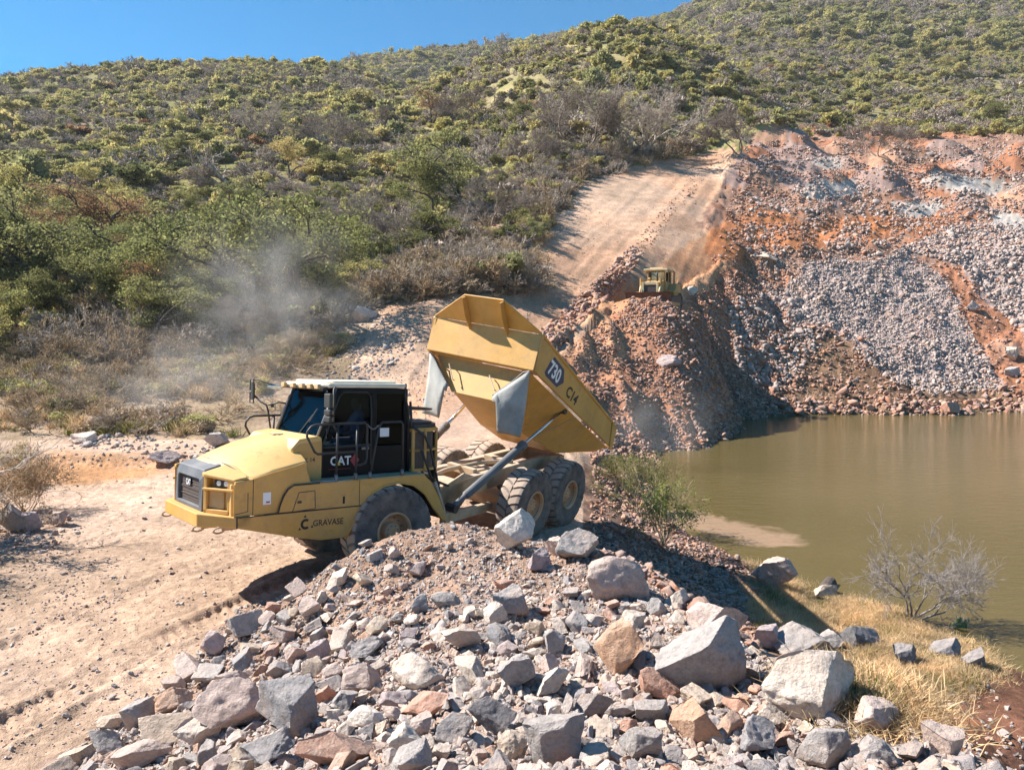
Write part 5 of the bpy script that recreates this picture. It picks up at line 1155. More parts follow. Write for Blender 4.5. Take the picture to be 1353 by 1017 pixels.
# interior: seat, wheel and the driver
it = MB(A); it.box(-.35, .25, -.28, .28, 1.95, 2.25); it.box(-.42, -.25, -.27, .27, 2.25, 2.95); it.box(-.40, -.28, -.13, .13, 2.95, 3.12); it.build("seat", M['interior'], cabo, .03)
it = MB(A); it.box(.72, 1.08, -.75, .75, 1.9, 2.36); it.build("dashboard", M['interior'], cabo, .04)
it = MB(A); it.tube([(.55 + .07 * math.sin(a) , .20 * math.cos(a), 2.48 + .18 * math.sin(a)) for a in np.linspace(0, 6.28, 20)], .014, 6); it.tube([(.55,0,2.48),(.75,0,2.3)], .03, 6); it.build("steering_wheel", BM, cabo, smooth=True)
it = MB(A); it.box(-.62, -.60, -.5, .1, 2.35, 3.1); it.build("cab_curtain", M['interior'], cabo)
def person(name, joints, edges, fr, parent_loc, mats, label, cat):
    me = bpy.data.meshes.new(name); me.from_pydata([tuple(map(float, v)) for v in fr([j[:3] for j in joints])], edges, [])
    o = bpy.data.objects.new(name, me); COL.objects.link(o); o.location = parent_loc
    o.modifiers.new("skin", 'SKIN')
    for i, j in enumerate(joints): me.skin_vertices[0].data[i].radius = (j[3], j[3] if len(j) < 5 else j[4]); me.skin_vertices[0].data[i].use_root = (i == 0)
    s = o.modifiers.new("s", 'SUBSURF'); s.levels = 2; s.render_levels = 2; me.materials.append(mats); return tag(o, label, cat)
J = [(-.10,0,2.30,.15),(-.12,0,2.48,.14),(-.14,0,2.68,.16),(-.14,0,2.80,.12),(-.13,0,2.88,.055),(-.11,0,2.97,.085),(-.10,0,3.06,.09),(-.10,0,3.13,.06),
     (-.14,.20,2.77,.06),(.02,.27,2.52,.045),(.27,.22,2.48,.035),(.43,.17,2.52,.03),(-.14,-.20,2.77,.06),(.02,-.27,2.52,.045),(.27,-.22,2.48,.035),(.43,-.17,2.52,.03),
     (-.05,.10,2.28,.09),(.38,.13,2.30,.075),(.50,.13,1.95,.05),(-.05,-.10,2.28,.09),(.38,-.13,2.30,.075),(.50,-.13,1.95,.05)]
Ed = [(0,1),(1,2),(2,3),(3,4),(4,5),(5,6),(6,7),(3,8),(8,9),(9,10),(10,11),(3,12),(12,13),(13,14),(14,15),(0,16),(16,17),(17,18),(0,19),(19,20),(20,21)]
drv = person("person", J, Ed, A, tuple(TR), M['shirt'], "driver in a pale shirt seated behind the glass of the truck's cab", "person")
hd = MB(A); hd.tube([(-.09,0,2.90),(-.08,0,2.95),(-.075,0,3.02),(-.085,0,3.09),(-.10,0,3.14)], [.05,.078,.09,.088,.05], 12); ho = hd.build("face", M['skin'], None, smooth=True); ho.parent = drv
hd = MB(A); hd.tube([(-.115,0,3.02),(-.11,0,3.09),(-.105,0,3.155),(-.10,0,3.18)], [.095,.1,.08,.03], 12); ho = hd.build("hair", M['hair'], None, smooth=True); ho.parent = drv
# cab lettering and notice behind the rail
text_mesh(A, "CAT", (.90, .872, 2.0), (-1, 0, 0), (0, 0, 1), .215, bold=.025, squash=.95).build("cab_letters", M['white'], truck)
t = MB(A); t.add([(.70,.876,1.995),(.78,.876,1.995),(.74,.876,2.07)], [(0,1,2)]); t.build("cab_letter_triangle", M['yeldec'], truck)
t = MB(A); t.add([(.42,.871,1.95),(.33,.871,2.07),(.42,.871,2.19),(.51,.871,2.07)], [(0,1,2,3)]); t.tube([(.50,.871,1.93),(.93,.871,1.93)], .006, 4); t.build("cab_red_mark", M['reddec'], truck)
MB(A).box(-.27, -.08, .875, .88, 2.46, 2.62).build("paper_notice", M['white'], truck)
# --- handrails on the left deck edge and the far one
for sgn in (1, -1):
    v = 1.28 * sgn
    for i, path in enumerate([[(1.0,v,1.79),(.99,v,2.30),(.98,v,2.74)], [(.63,v,1.79),(.61,v,2.72)], [(.35,v,1.79),(.26,v,2.3),(.18,v,2.68),(.12,v,2.755),(-.27,v,2.755),(-.31,v,2.70),(-.31,v,1.79)],
                 [(.62,v,2.26),(1.34,v,2.26),(1.40,v,2.30),(1.54,v,2.56),(1.53,v,2.64),(1.46,v,2.72),(1.38,v,2.745),(.46,v,2.755),(.42,v,2.70),(.42,v,2.15),(.45,v,2.06),(.55,v,2.03),(.62,v,2.04)]]):
        m = MB(A); m.tube(path, .021, 8); m.build("handrail", BM, truck, smooth=True)
    m = MB(A); m.tube([(.42,v,2.73)] + [(.42 - .24 * t, v, 2.73 - .09 * math.sin(math.pi * t)) for t in np.linspace(.1, .9, 8)] + [(.18,v,2.70)], .012, 6); m.build("chain", M['steel'], truck, smooth=True)
    for u in (1.0, .63, .35, -.31): m = MB(A); m.tube([(u,v,1.785),(u,v,1.90)], .032, 8); m.build("post_foot", M['steel'], truck, smooth=True)
# mirrors
mr = MB(A); mr.tube([(1.06,1.26,2.74),(1.06,1.27,3.0),(1.06,1.27,3.33),(1.0,1.2,3.36),(.86,.9,3.33)], .02, 8); mr.tube([(.98,1.27,2.60),(1.06,1.27,2.74)], .018, 6); mro = mr.build("mirror_bracket", BM, truck, smooth=True)
for (w0, w1, u) in ((3.02,3.26,1.10), (2.90,2.99,1.10), (2.78,2.88,1.1)):
    m = MB(A); m.box(u, u + .07, 1.12, 1.33, w0, w1); mm = m.build("mirror", BM, mro, .02); m = MB(A); m.box(u - .006, u - .002, 1.135, 1.315, w0 + .015, w1 - .015); m.build("mirror_glass", M['mirror'], mm)
mr = MB(A); mr.tube([(1.16,-1.0,2.46),(1.2,-1.05,2.85),(1.22,-1.08,2.96),(1.28,-1.22,3.02),(1.36,-1.45,3.18),(1.38,-1.48,3.22)], .018, 8); mr.tube([(1.2,-1.05,2.96),(1.05,-.9,3.02),(.95,-.84,3.0)], .018, 6); mr.tube([(1.0,-.9,3.30),(1.15,-1.1,3.36),(1.3,-1.3,3.44),(1.34,-1.45,3.44)], .014, 6); mr.tube([(1.15,-1.02,3.0),(1.13,-1.0,2.92)], .03, 6); mro = mr.build("mirror_bracket", BM, truck, smooth=True)
m = MB(A)
for p in ([(1.36,-1.36,2.99),(1.36,-1.36,3.44)], [(1.36,-1.53,2.99),(1.36,-1.53,3.44)], [(1.36,-1.36,3.44),(1.36,-1.53,3.44)], [(1.36,-1.36,2.99),(1.36,-1.53,2.99)]): m.tube(p, .012, 6)
m.build("mirror_guard", BM, mro); m = MB(A); m.box(1.33, 1.37, -1.50, -1.38, 3.05, 3.40); mm = m.build("mirror", BM, mro, .015); m = MB(A); m.box(1.322, 1.328, -1.49, -1.39, 3.07, 3.38); m.build("mirror_glass", M['mirror'], mm)
m = MB(A); m.prism([(1.02,-.78),(1.22,-1.06),(1.12,-1.14),(.94,-.90)], 3.30, 3.34, 'w'); m.build("roof_mirror", M['mirror'], mro, .01)
# --- air cleaner cage behind the cab, exhaust, hoses, rear fender strut
cg = MB(A); cyl = lambda w0, w1, r, mb, n=16, c=(-1.0, .35): mb.prism([(c[0] - r * math.sin(a) * 1.0, c[1] + .62 * math.cos(a)) for a in np.linspace(0, math.pi, n)] + [(-.72, c[1] - .62), (-.72, c[1] + .62)], w0, w1, 'w')
cyl(2.60, 2.68, .52, cg); cyl(2.68, 2.72, .40, cg); cage = cg.build("cage_lid", BM, truck, .015)
cg = MB(A); cyl(2.53, 2.60, .55, cg); cyl(2.16, 2.20, .54, cg); cyl(1.79, 1.84, .55, cg)
for a in (0.02, .9, 1.7, 2.5): cg.tube([(-1.0 - .55 * math.sin(a), .35 + .62 * math.cos(a), 1.8), (-1.0 - .55 * math.sin(a), .35 + .62 * math.cos(a), 2.58)], .03, 6)
cg.tube([(-.74,.97,1.8),(-.74,.97,2.58)], .035, 6); cg.build("cage", Y_, truck)
cg = MB(A); cyl(1.84, 2.53, .44, cg); cg.build("radiator_core", M['grille'], truck)
ex = MB(A); ex.tube([(-1.50,.55,1.55),(-1.50,.55,2.30),(-1.50,.55,2.34),(-1.50,.55,2.48)], [.07,.07,.11,.10], 12); ex.build("exhaust", BM, truck, smooth=True)
for pth in ([(-.66,.5,3.30),(-.80,.4,3.22),(-.95,.30,3.0),(-1.2,.15,2.93),(-1.7,-.1,2.90),(-2.0,-.25,2.88)],): h = MB(A); h.tube(pth, [.04,.05,.045,.04,.035,.02], 8); h.build("air_hose", BM, truck, smooth=True)
for pth in ([(-.68,1.0,2.66),(-.95,1.05,2.45),(-1.08,1.06,2.2),(-1.2,1.05,1.8),(-1.35,1.0,1.35)], [(-.85,1.08,2.2),(-.98,1.1,1.9),(-1.06,1.1,1.7),(-1.1,1.1,1.65)], [(-.66,.97,3.1),(-.68,.99,2.75),(-.67,1.0,2.6)]):
    h = MB(A); h.tube(pth, .024, 6); h.build("cable", BM, truck, smooth=True)
st = MB(A); st.tube([(-1.05,1.27,1.62),(-1.25,1.27,1.10),(-1.38,1.24,.55)], .03, 6); st.build("mudguard_stay", M['frame'], truck, smooth=True)
# hoses and valves round the hitch
rr = np.random.default_rng(4)
for i in range(7):
    a = rr.uniform(-.45, .5); h = MB(A); h.tube([(-.95, a, 1.5 + rr.uniform(-.1, .1)), (-1.2, a + .05, 1.66 + rr.uniform(-.1, .12)), (-1.5, a + rr.uniform(-.1, .1), 1.55), (-1.9, a + rr.uniform(-.15, .15), 1.38)], .022, 6); h.build("hydraulic_hose", BM, truck, smooth=True)
h = MB(B); h.box(-.55, -.25, -.2, .2, 1.35, 1.62); h.tube([(-.45,-.1,1.6),(-.45,-.1,1.78)], .08, 8); h.build("hitch_valve_block", BM, truck, .02)
h = MB(B); h.tube([(-.9,-.45,1.66),(-1.15,-.4,1.68)], .03, 6); h.build("red_coupling", M['reddec'], truck)
# --- chassis
c = MB(A); c.box(-1.15, 1.5, -.5, .5, .85, 1.3); c.box(-.2, .2, -1.1, 1.1, .6, .95); c.build("front_chassis", DK, truck, .02)
c = MB(B)
for s in (-1, 1):
    c.prism([(-.1,1.0),(-.5,1.45),(-4.6,1.55),(-5.6,1.50),(-5.6,1.28),(-4.2,1.22),(-.7,1.0)], .36 * s, .52 * s)
    c.prism([(-.5,.62),(-2.3,.62),(-2.3,.80),(-.5,.86)], .50 * s, .62 * s)
c.box(-1.2, -.3, -.52, .52, .95, 1.42); c.box(-2.4, -2.1, -.52, .52, 1.1, 1.4); c.box(-5.55, -5.3, -.6, .6, 1.2, 1.5); c.box(-3.8, -3.5, -.52, .52, 1.1, 1.45)
c.build("rear_frame", M['frame'], truck, .02)
c = MB(B); c.box(-1.5, -.5, -.34, .34, 1.22, 1.30); c.box(-1.9, -1.75, -.36, .36, 1.40, 1.56); c.box(-2.6, -2.0, -.2, .3, 1.30, 1.50); c.box(-3.4, -3.2, -.36, .36, 1.42, 1.58); c.tube([(-.6,-.2,1.34),(-1.4,-.1,1.5),(-2.4,.1,1.58),(-3.2,.1,1.5)], .05, 8); c.prism([(-.5,1.45),(-1.1,1.62),(-1.5,1.50)], .53, .57); c.prism([(-.5,1.45),(-1.1,1.62),(-1.5,1.50)], -.57, -.53); c.build("frame_top_plate", M['frame'], truck, .01)
c = MB(B); c.box(-4.6, -2.7, .46, .60, .62, .88); c.box(-4.6, -2.7, -.60, -.46, .62, .88); c.build("bogie_beam", M['frame'], truck, .04)
for u in (-2.82, -4.52): c = MB(B); c.tube([(u,-.98,.81),(u,-.35,.81),(u,-.2,.81),(u,.2,.81),(u,.35,.81),(u,.98,.81)], [.13,.15,.27,.27,.15,.13], 12); c.build("rear_axle", M['frame'], truck, smooth=True)
for s in (-1, 1):
    c = MB(B); c.slab([(-1.0,.62*s,1.45),(-1.9,.62*s,1.55),(-1.9,1.2*s,1.62),(-1.0,1.15*s,1.5)], (0,0,1), .02)
    if s < 0: c.build("hitch_step", M['frame'], truck)
# --- wheels
def wheel_meshes():
    n = 96; Rr, W2 = .805, .285
    prof = [(.30,-.20),(.33,-.25),(.42,-.275),(.60,-.30),(.70,-.295),(.765,-.265),(.785,-.20),(.79,0),(.785,.20),(.765,.265),(.70,.295),(.60,.30),(.42,.275),(.33,.25),(.30,.20)]
    V, F = [], []
    for i in range(n):
        a = 2 * math.pi * i / n
        for (r, x) in prof: V.append((x, r * math.cos(a), r * math.sin(a)))
    k = len(prof)
    for i in range(n):
        for j in range(k - 1): F.append((i * k + j, i * k + j + 1, ((i + 1) % n) * k + j + 1, ((i + 1) % n) * k + j))
    NL = 26
    for side in (-1, 1):
        for q in range(NL):   # deep lugs, skewed, wrapping onto the shoulder
            a0 = 2 * math.pi * (q + (.5 if side > 0 else 0)) / NL; da = 2 * math.pi / NL * .72
            xs = [.015, .11, .20, .262, .296]; rs = [.812, .815, .812, .795, .735]; sk = [.11, .04, .0, -.01, -.02]
            b = len(V)
            for x, r, s in zip(xs, rs, sk):
                for t in (0, 1):
                    for rr_ in (r, r - .05): V.append((side * x, rr_ * math.cos(a0 + s + t * da), rr_ * math.sin(a0 + s + t * da)))
            for i in range(4):
                o = b + i * 4
                F += [(o, o + 2, o + 6, o + 4), (o, o + 4, o + 5, o + 1), (o + 2, o + 3, o + 7, o + 6)]
            F += [(b, b + 1, b + 3, b + 2), (b + 16, b + 18, b + 19, b + 17)]
    tyre = MB(Fr((0,0,0),(1,0,0),(0,1,0),(0,0,1),(0,0,0))).add(V, F); to = tyre.build("wheel", M['rubber']); COL.objects.unlink(to)
    prof = [(.335,.20),(.36,.262),(.345,.285),(.315,.27),(.30,.17),(.285,.10),(.20,.075),(.17,.08),(.165,.17),(.14,.20),(.0001,.205)]
    V, F = [], []; n = 40; k = len(prof)
    for i in range(n):
        a = 2 * math.pi * i / n
        for (r, x) in prof: V.append((x, r * math.cos(a), r * math.sin(a)))
    for i in range(n):
        for j in range(k - 1): F.append((i * k + j, i * k + j + 1, ((i + 1) % n) * k + j + 1, ((i + 1) % n) * k + j))
    rim = MB(tyre.fr).add(V, F)
    ins = MB(tyre.fr); 
    rm = rim.build("rim", M['rim'], smooth=True); COL.objects.unlink(rm)
    bt = MB(tyre.fr)
    for i in range(14): a = 2 * math.pi * i / 14; bt.tube([(.09,.245*math.cos(a),.245*math.sin(a)),(.125,.245*math.cos(a),.245*math.sin(a))], .017, 6)
    for i in range(8): a = 2 * math.pi * i / 8; bt.tube([(.2,.11*math.cos(a),.11*math.sin(a)),(.218,.11*math.cos(a),.11*math.sin(a))], .012, 6)
    bo = bt.build("wheel_bolts", M['steel']); COL.objects.unlink(bo)
    return to.data, rm.data, bo.data
TY, RM, BO = wheel_meshes()
def wheel(fr, u, v, sgn, rot):
    c = fr([(u, v * sgn, .81)])[0]; X = fr.l * sgn; Z = fr.u; Yv = np.cross(Z, X)
    Rm = Matrix(((X[0], Yv[0], Z[0]), (X[1], Yv[1], Z[1]), (X[2], Yv[2], Z[2]))) @ Matrix.Rotation(rot, 3, 'X')
    w_ = bpy.data.objects.new("wheel", TY); COL.objects.link(w_); w_.parent = truck; w_.matrix_local = Matrix.Translation(c) @ Rm.to_4x4()
    for nm, me in (("rim", RM), ("wheel_bolts", BO)):
        o = bpy.data.objects.new(nm, me); COL.objects.link(o); o.parent = w_
for s in (1, -1):
    wheel(A, -.10, 1.14, s, .3 * s); wheel(B, -2.82, 1.14, s, .9); wheel(B, -4.52, 1.14, s, .5 * s)
# --- tipped body
top, low, flo = [(-2.06,4.67),(-6.64,2.33)], [(-1.95,3.90),(-6.50,1.80)], None
body = MB(B); T_ = 1.42
P = lambda u, v, w_: (u, v, w_)
for s in (1, -1):
    v = T_ * s
    body.slab([(-2.06,v,4.67),(-6.64,v,2.33),(-6.50,v,1.80),(-1.95,v,3.90)], (0,-s,0), .07)             # upper band
    body.slab([(-1.97,(T_-.09)*s,3.84),(-5.0,(T_-.09)*s,2.44),(-4.65,.80*s,1.70),(-3.3,.62*s,2.24),(-1.93,.55*s,3.10)], (0,-s*.8,.5), .03)       # lower side
    body.slab([(-5.0,(T_-.09)*s,2.44),(-6.46,(T_-.09)*s,1.78),(-6.3,1.1*s,1.62),(-4.65,.80*s,1.70)], (0,-s*.5,.8), .03)  # tail ramp side
# floor
body.add([(-1.93,-.55,3.10),(-1.93,.55,3.10),(-3.3,.62,2.24),(-3.3,-.62,2.24),(-4.65,.80,1.70),(-4.65,-.80,1.70),(-6.3,1.1,1.62),(-6.3,-1.1,1.62)], [(0,1,2,3),(3,2,4,5),(5,4,6,7)])
bo_ = body.build("tipping_body", Y_, truck, .012)
fr_ = MB(B)   # upper front plate, leaning back towards its foot
fr_.slab([(-2.08,-T_,4.68),(-2.08,T_,4.66),(-1.90,T_,3.90),(-1.90,-T_,3.93)], (-1,0,-.2), .05); fr_.slab([(-1.90,-T_,3.93),(-1.90,T_,3.90),(-2.22,T_-.06,3.83),(-2.22,-T_+.06,3.86)], (0,0,1), .04)
hb = fr_.build("headboard", Y_, bo_, .008)
lp = MB(B); lp.slab([(-2.16,-1.30,3.84),(-2.16,1.30,3.82),(-1.84,.55,3.12),(-1.84,-.55,3.12)], (-1,0,-.3), .04); lp.build("lower_front_plate", Y_, bo_, .006)
ho_ = MB(B)
for a, b in (((-.78,3.70),(-.52,3.40)), ((.32,3.62),(.60,3.36))): ho_.tube([(-2.0,a[0],a[1]),(-1.93,a[0]+.02,a[1]+.01),(-1.80,b[0],b[1]),(-1.84,b[0]+.02,b[1]-.02)], .014, 5)
ho_.build("lifting_hook", M['frame'], bo_)
sg = MB(B); sg.slab([(-2.08,-T_,4.69),(-2.08,T_,4.67),(-1.74,.58,5.26),(-1.74,-.42,5.26)], (-1,0,.4), .03)
sg.tube([(-2.08,-T_,4.70),(-1.74,-.42,5.27),(-1.74,.58,5.27),(-2.08,T_,4.68)], .022, 5); sgo = sg.build("spill_guard", Y_, bo_, .004)
for v in (-.42, .56): r_ = MB(B); r_.slab([(-2.06,v,4.52),(-2.07,v,4.68),(-1.74,v,5.24),(-1.62,v,5.20),(-1.78,v,4.84)], (0,1,0), .03); r_.build("guard_rib", Y_, sgo)
rl = MB(B)
for s in (1, -1):
    v = T_ * s; rl.tube([(-2.06,v,4.68),(-6.64,v,2.34)], .035, 6); rl.prism([(-6.35,2.47),(-6.66,2.34),(-6.56,1.72),(-6.38,1.80)], (T_-.08)*s, (T_+.035)*s)
    rl.slab([(-2.06,v,4.68),(-2.16,v,4.63),(-2.05,v,3.86),(-1.95,v,3.90)], (0,s,0), .02)
rl.build("body_rim", Y_, bo_, .006)
cr = MB(B); cr.tube([(-4.35,1.352,2.73),(-3.55,.66,2.14)], .010, 4); cr.build("body_weld", M['frame'], bo_)
sp = MB(B); sp.tube([(-5.3,1.30,2.2),(-5.6,1.28,2.05)], .012, 4)
# numbers on the side of the body
dirv = np.array([-4.58, 0, -2.34]); upv = np.array([-.454, 0, .891])
def onside(t, h): p = np.array([-2.02, T_ + .004, 4.28]) + dirv / np.linalg.norm(dirv) * t + np.array([-.454, 0, .891]) * h * 1.0; return p
text_mesh(B, "730", onside(.62, -.14), dirv, upv, .44, bold=.03, squash=.95).build("model_number", M['white'], bo_)
d_ = dirv / np.linalg.norm(dirv); bk = []
for (t, h) in ((.52,-.20),(.62,-.24),(1.25,-.22),(1.48,.0),(1.30,.24),(.70,.26),(.60,.12)): q = onside(t, h); bk.append((q[0], T_ + .002, q[2]))
MB(B).add(bk, [tuple(range(7))]).build("number_backing", M['bluedec'], bo_)
text_mesh(B, "C14", onside(1.72, -.17), dirv, upv, .36, bold=.028, squash=1.08, shear=.15).build("fleet_number", M['ink'], bo_)
# mud flaps
for s in (1, -1):
    nu, nw = 9, 12; V, F = [], []
    for i in range(nu):
        a = i / (nu - 1); v = .62 + .72 * a
        topw = 3.26 + (3.90 - 3.26) * a; bot = 2.47 if v > .80 else 3.12
        if .78 < v < .86: bot = 2.47
        for j in range(nw):
            b = j / (nw - 1); w_ = topw + (bot - topw) * b
            uo = -1.80 + .02 * s + (-.12 * a) + .07 * math.sin(b * 3.0) * math.sin(a * 3.1 + .4) + .05 * math.sin(a * 5 + b * 2) * b
            V.append((uo, v * s, w_))
    for i in range(nu - 1):
        for j in range(nw - 1): F.append((i * nw + j, i * nw + j + 1, (i + 1) * nw + j + 1, (i + 1) * nw + j))
    f = MB(B).add(V, F).build("mud_flap", M['flap'], bo_, solid=.02, smooth=True)
    e = MB(B); e.tube([(-1.78,.58*s,3.24),(-1.86,.98*s,3.60),(-1.90,1.20*s,3.84),(-1.91,1.33*s,3.88)], .018, 5); e.build("flap_strip", BM, f)
# hoist cylinders
for s in (1, -1):
    a, b = np.array((-.42, .82 * s, 1.06)), np.array((-3.85, 1.22 * s, 2.90)); d = b - a
    c = MB(B); c.tube([a, a + d * .10, a + d * .11, a + d * .58, a + d * .585, a + d * .62], [.06,.06,.085,.085,.10,.10], 14); cy = c.build("hoist_cylinder", M['steel'] if s < 0 else M['navy'], truck, smooth=False)
    c = MB(B); c.tube([a + d * .6, b], .042, 12); c.build("rod", M['chrome'], cy, smooth=True)
    c = MB(B); c.tube([b - np.array([0,.1,0]), b + np.array([0,.1,0])], .075, 10); c.tube([a - np.array([0,.12,0]), a + np.array([0,.12,0])], .09, 10); c.build("pivot", BM, cy)

# ------------------------------------------------------------------ the bulldozer
Dp = drop(868, 399)[0]; Dp = np.array([DOZ[0], DOZ[1], float(Zs(np.array([DOZ[0]]), np.array([DOZ[1]]))[0]) + .02])
Dp[2] = z_at(411, DOZ[1])
dz = empty("bulldozer", Dp, "small weathered yellow bulldozer behind the crest of the red heap", "bulldozer")
ang = math.radians(-114); f = np.array([math.cos(ang), math.sin(ang), 0]); l = np.array([-f[1], f[0], 0])
D = Fr(Dp, f, l, (0, 0, 1), Dp); DY = M['dozer']
m = MB(D); m.prism([(2.15,.95),(2.15,2.0),(.45,2.25),(.45,.7),(2.0,.7)], -.62, .62); m.box(-1.9, .45, -1.0, 1.0, .9, 1.55); m.build("engine_hood", DY, dz, .05)
m = MB(D); m.box(2.15, 2.19, -.45, .45, .95, 1.85); m.build("radiator_grille", M['grille'], dz)
m = MB(D); m.box(2.1, 2.24, -.62, -.45, .8, 2.05); m.box(2.1, 2.24, .45, .62, .8, 2.05); m.box(2.1, 2.22, -.62, .62, 1.85, 2.05); m.build("radiator_guard", M['dozer_pale'], dz, .02)
for s in (1, -1):
    tr = MB(D); prof = [(2.05,.42),(1.9,.85),(1.5,.98),(-.9,1.15),(-1.4,1.3),(-1.9,1.0),(-2.0,.6),(-1.6,.15),(-1.2,0),(1.5,0),(1.9,.12)]
    tr.prism(prof, .95 * s, 1.45 * s); to_ = tr.build("track", M['trackm'], dz, .03)
    pts = np.array(prof + [prof[0]]); Ls = np.r_[0, np.cumsum(np.linalg.norm(np.diff(pts, axis=0), axis=1))]; pads = MB(D)
    for q in np.arange(0, Ls[-1], .22):
        i = np.searchsorted(Ls, q, 'right') - 1; i = min(i, len(pts) - 2); t = (q - Ls[i]) / (Ls[i + 1] - Ls[i]); p = pts[i] * (1 - t) + pts[i + 1] * t; dd = pts[i + 1] - pts[i]; dd /= np.linalg.norm(dd); nn = np.array([-dd[1], dd[0]]) * -1
        if nn @ (p - np.array([0, .5])) < 0: nn = -nn
        a, b = p - dd * .09, p + dd * .09; pads.prism([tuple(a), tuple(b), tuple(b + nn * .05), tuple(a + nn * .05)], .90 * s, 1.50 * s)
    pads.build("track_shoes", M['trackm'], to_)
    m = MB(D); m.box(-1.6, .8, .72 * s, 1.42 * s, 1.34, 1.42); m.prism([(-1.9,.95),(-1.9,2.05),(-.6,2.05),(-.1,1.6),(.3,1.42),(.3,.98)], .66 * s, 1.36 * s); m.build("side_tank", DY, dz, .04)
    m = MB(D); m.tube([(2.0,.72*s,1.95),(2.55,.70*s,1.0)], .07, 8); m.build("lift_cylinder", M['dozer_pale'], dz, smooth=True)
    m = MB(D); m.tube([(1.5,.66*s,2.05),(2.1,.72*s,2.3),(2.1,.72*s,1.8)], .08, 6); m.build("lamp_bracket", DY, dz)
    m = MB(D); m.box(-.2, 2.9, 1.55 * s, 1.68 * s, .35, .6); m.build("push_arm", DY, dz, .02)
m = MB(D); pr = [(2.95,.0),(2.85,.35),(2.83,.75),(2.92,1.15),(3.02,1.3),(2.98,1.3),(2.78,1.1),(2.72,.75),(2.75,.3),(2.9,0)]
m.prism(pr, -1.62, 1.62); m.build("blade", M['rust'], dz)
m = MB(D)
for (u, v) in ((.35,.62),(.35,-.62),(-1.1,.75),(-1.1,-.75),(-.4,.72),(-.4,-.72)): m.box(u - .06, u + .06, v - .05, v + .05, 1.5, 2.95)
m.box(-1.15, .4, -.75, .75, 1.5, 2.15); cb = m.build("dozer_cab", DY, dz, .02)
m = MB(D); m.box(.38, .40, -.56, .56, 2.17, 2.92); m.build("front_glass", M['glass'], cb); m = MB(D); m.box(-1.0, .3, .70, .71, 2.17, 2.92); m.box(-1.0, .3, -.71, -.70, 2.17, 2.92); m.build("side_glass", M['glass_dark'], cb)
m = MB(D); m.box(-1.35, .62, -.90, .90, 2.97, 3.12); m.box(-1.1, .3, -.5, .5, 3.12, 3.22); m.build("dozer_roof", M['dozer_pale'], dz, .04)
for s in (1, -1):
    m = MB(D); m.tube([(-1.3,.98*s,2.0),(-1.3,.98*s,2.95),(-1.2,.9*s,3.02)], .07, 6); m.box(.5,.66,.70*s,.90*s,2.82,2.97); m.build("roll_bar", DY, dz)
    m = MB(D); m.box(.62,.66,.72*s,.88*s,2.84,2.95); m.build("work_lamp", M['lens'], dz)
m = MB(D); m.tube([(1.1,.25,2.1),(1.1,.25,2.75),(1.02,.25,2.85)], .06, 8); m.build("exhaust_pipe", BM, dz, smooth=True)
m = MB(D); m.tube([(1.5,-.2,2.05),(1.5,-.2,2.3),(1.5,-.2,2.31),(1.5,-.2,2.42)], [.06,.06,.14,.1], 10); m.build("air_intake", DY, dz)
m = MB(D); m.box(-2.6, -1.9, -.6, .6, .8, 1.5); m.prism([(-2.5,1.6),(-2.9,1.5),(-3.0,.2),(-2.8,.1),(-2.75,1.2),(-2.5,1.3)], -.12, .12); m.build("ripper", DY, dz, .03)

# ------------------------------------------------------------------ single plants, debris and dust
def tree_thing(name, P, segs_vf, mat, crown=None, cmat=None, label="", cat_="tree", group=None, part=("trunk", "crown")):
    e = empty(name, tuple(P), label, cat_, group); mesh_obj(part[0], segs_vf[0], segs_vf[1], mat, e, smooth=True)
    if crown is not None: mesh_obj(part[1], crown[0], crown[1], cmat, e)
    return e
# pale leafless tree on the pond bank
def dead_tree():
    r = np.random.default_rng(12); segs, tips = [], []
    for (dx, dz_) in ((-.75, .75), (.10, 1.0), (.85, .62), (-.2, .9), (.5, .8)):
        grow(r, (.03 * dx, 0, -.1), (dx, r.uniform(-.4, .4), dz_), .62, .045, 0, 5, segs, tips, .20, (2, 3), .56, .82, .18, .01)
    S = np.array(segs); lo, hi = S[:, 3].min(), S[:, 3].max(); k = 3.35 / (hi - lo); kz = 2.7 / S[:, 5].max()
    S[:, [0, 3]] *= k; S[:, [1, 4]] *= k; S[:, [2, 5]] *= kz; S[:, 6:] = np.maximum(S[:, 6:] * .65, .0028)
    P = drop(1203, 818)[0]; tree_thing("leafless_tree", P, tubes(S, 4), M['bark_pale'], label="pale leafless tree spreading over the straw grass at the pond's edge")
dead_tree()
# leafy shrubs growing on the slope behind the truck's tail
for i, (px, py, h, lab) in enumerate([(850, 688, 90, "leafy green shrub on the slope behind the truck's tail"), (878, 722, 100, "tall stemmy green shrub on the slope nearest the pond"), (822, 640, 42, "low green shrub under the tail of the tipped body")]):
    P = drop(px, py)[0]; H = h / FPX * P[1]; r = np.random.default_rng(90 + i); segs, tips = [], []
    for k in range(9): t = r.uniform(0, 6.28); grow(r, (0, 0, -.05), (math.cos(t) * .55, math.sin(t) * .55, 1), H * .42, .016, 0, 3, segs, tips, .14, (2, 3), .45, .72)
    S = np.array(segs); T = np.array(tips); k = H / T[:, 2].max(); S[:, :6] *= k; T *= k
    c = np.concatenate([T[r.integers(len(T), size=2600)] + r.normal(size=(2600, 3)) * .07, S[r.integers(len(S), size=1200), 3:6] + r.normal(size=(1200, 3)) * .06])
    tree_thing("shrub", P, tubes(S, 4), M['twig_brown'], quads(c, .022, r, 1.4), M['leaf_fresh'] if i == 1 else M['leaf_dark'], lab, "shrub", "shrubs on the slope behind the truck", ("stems", "foliage"))
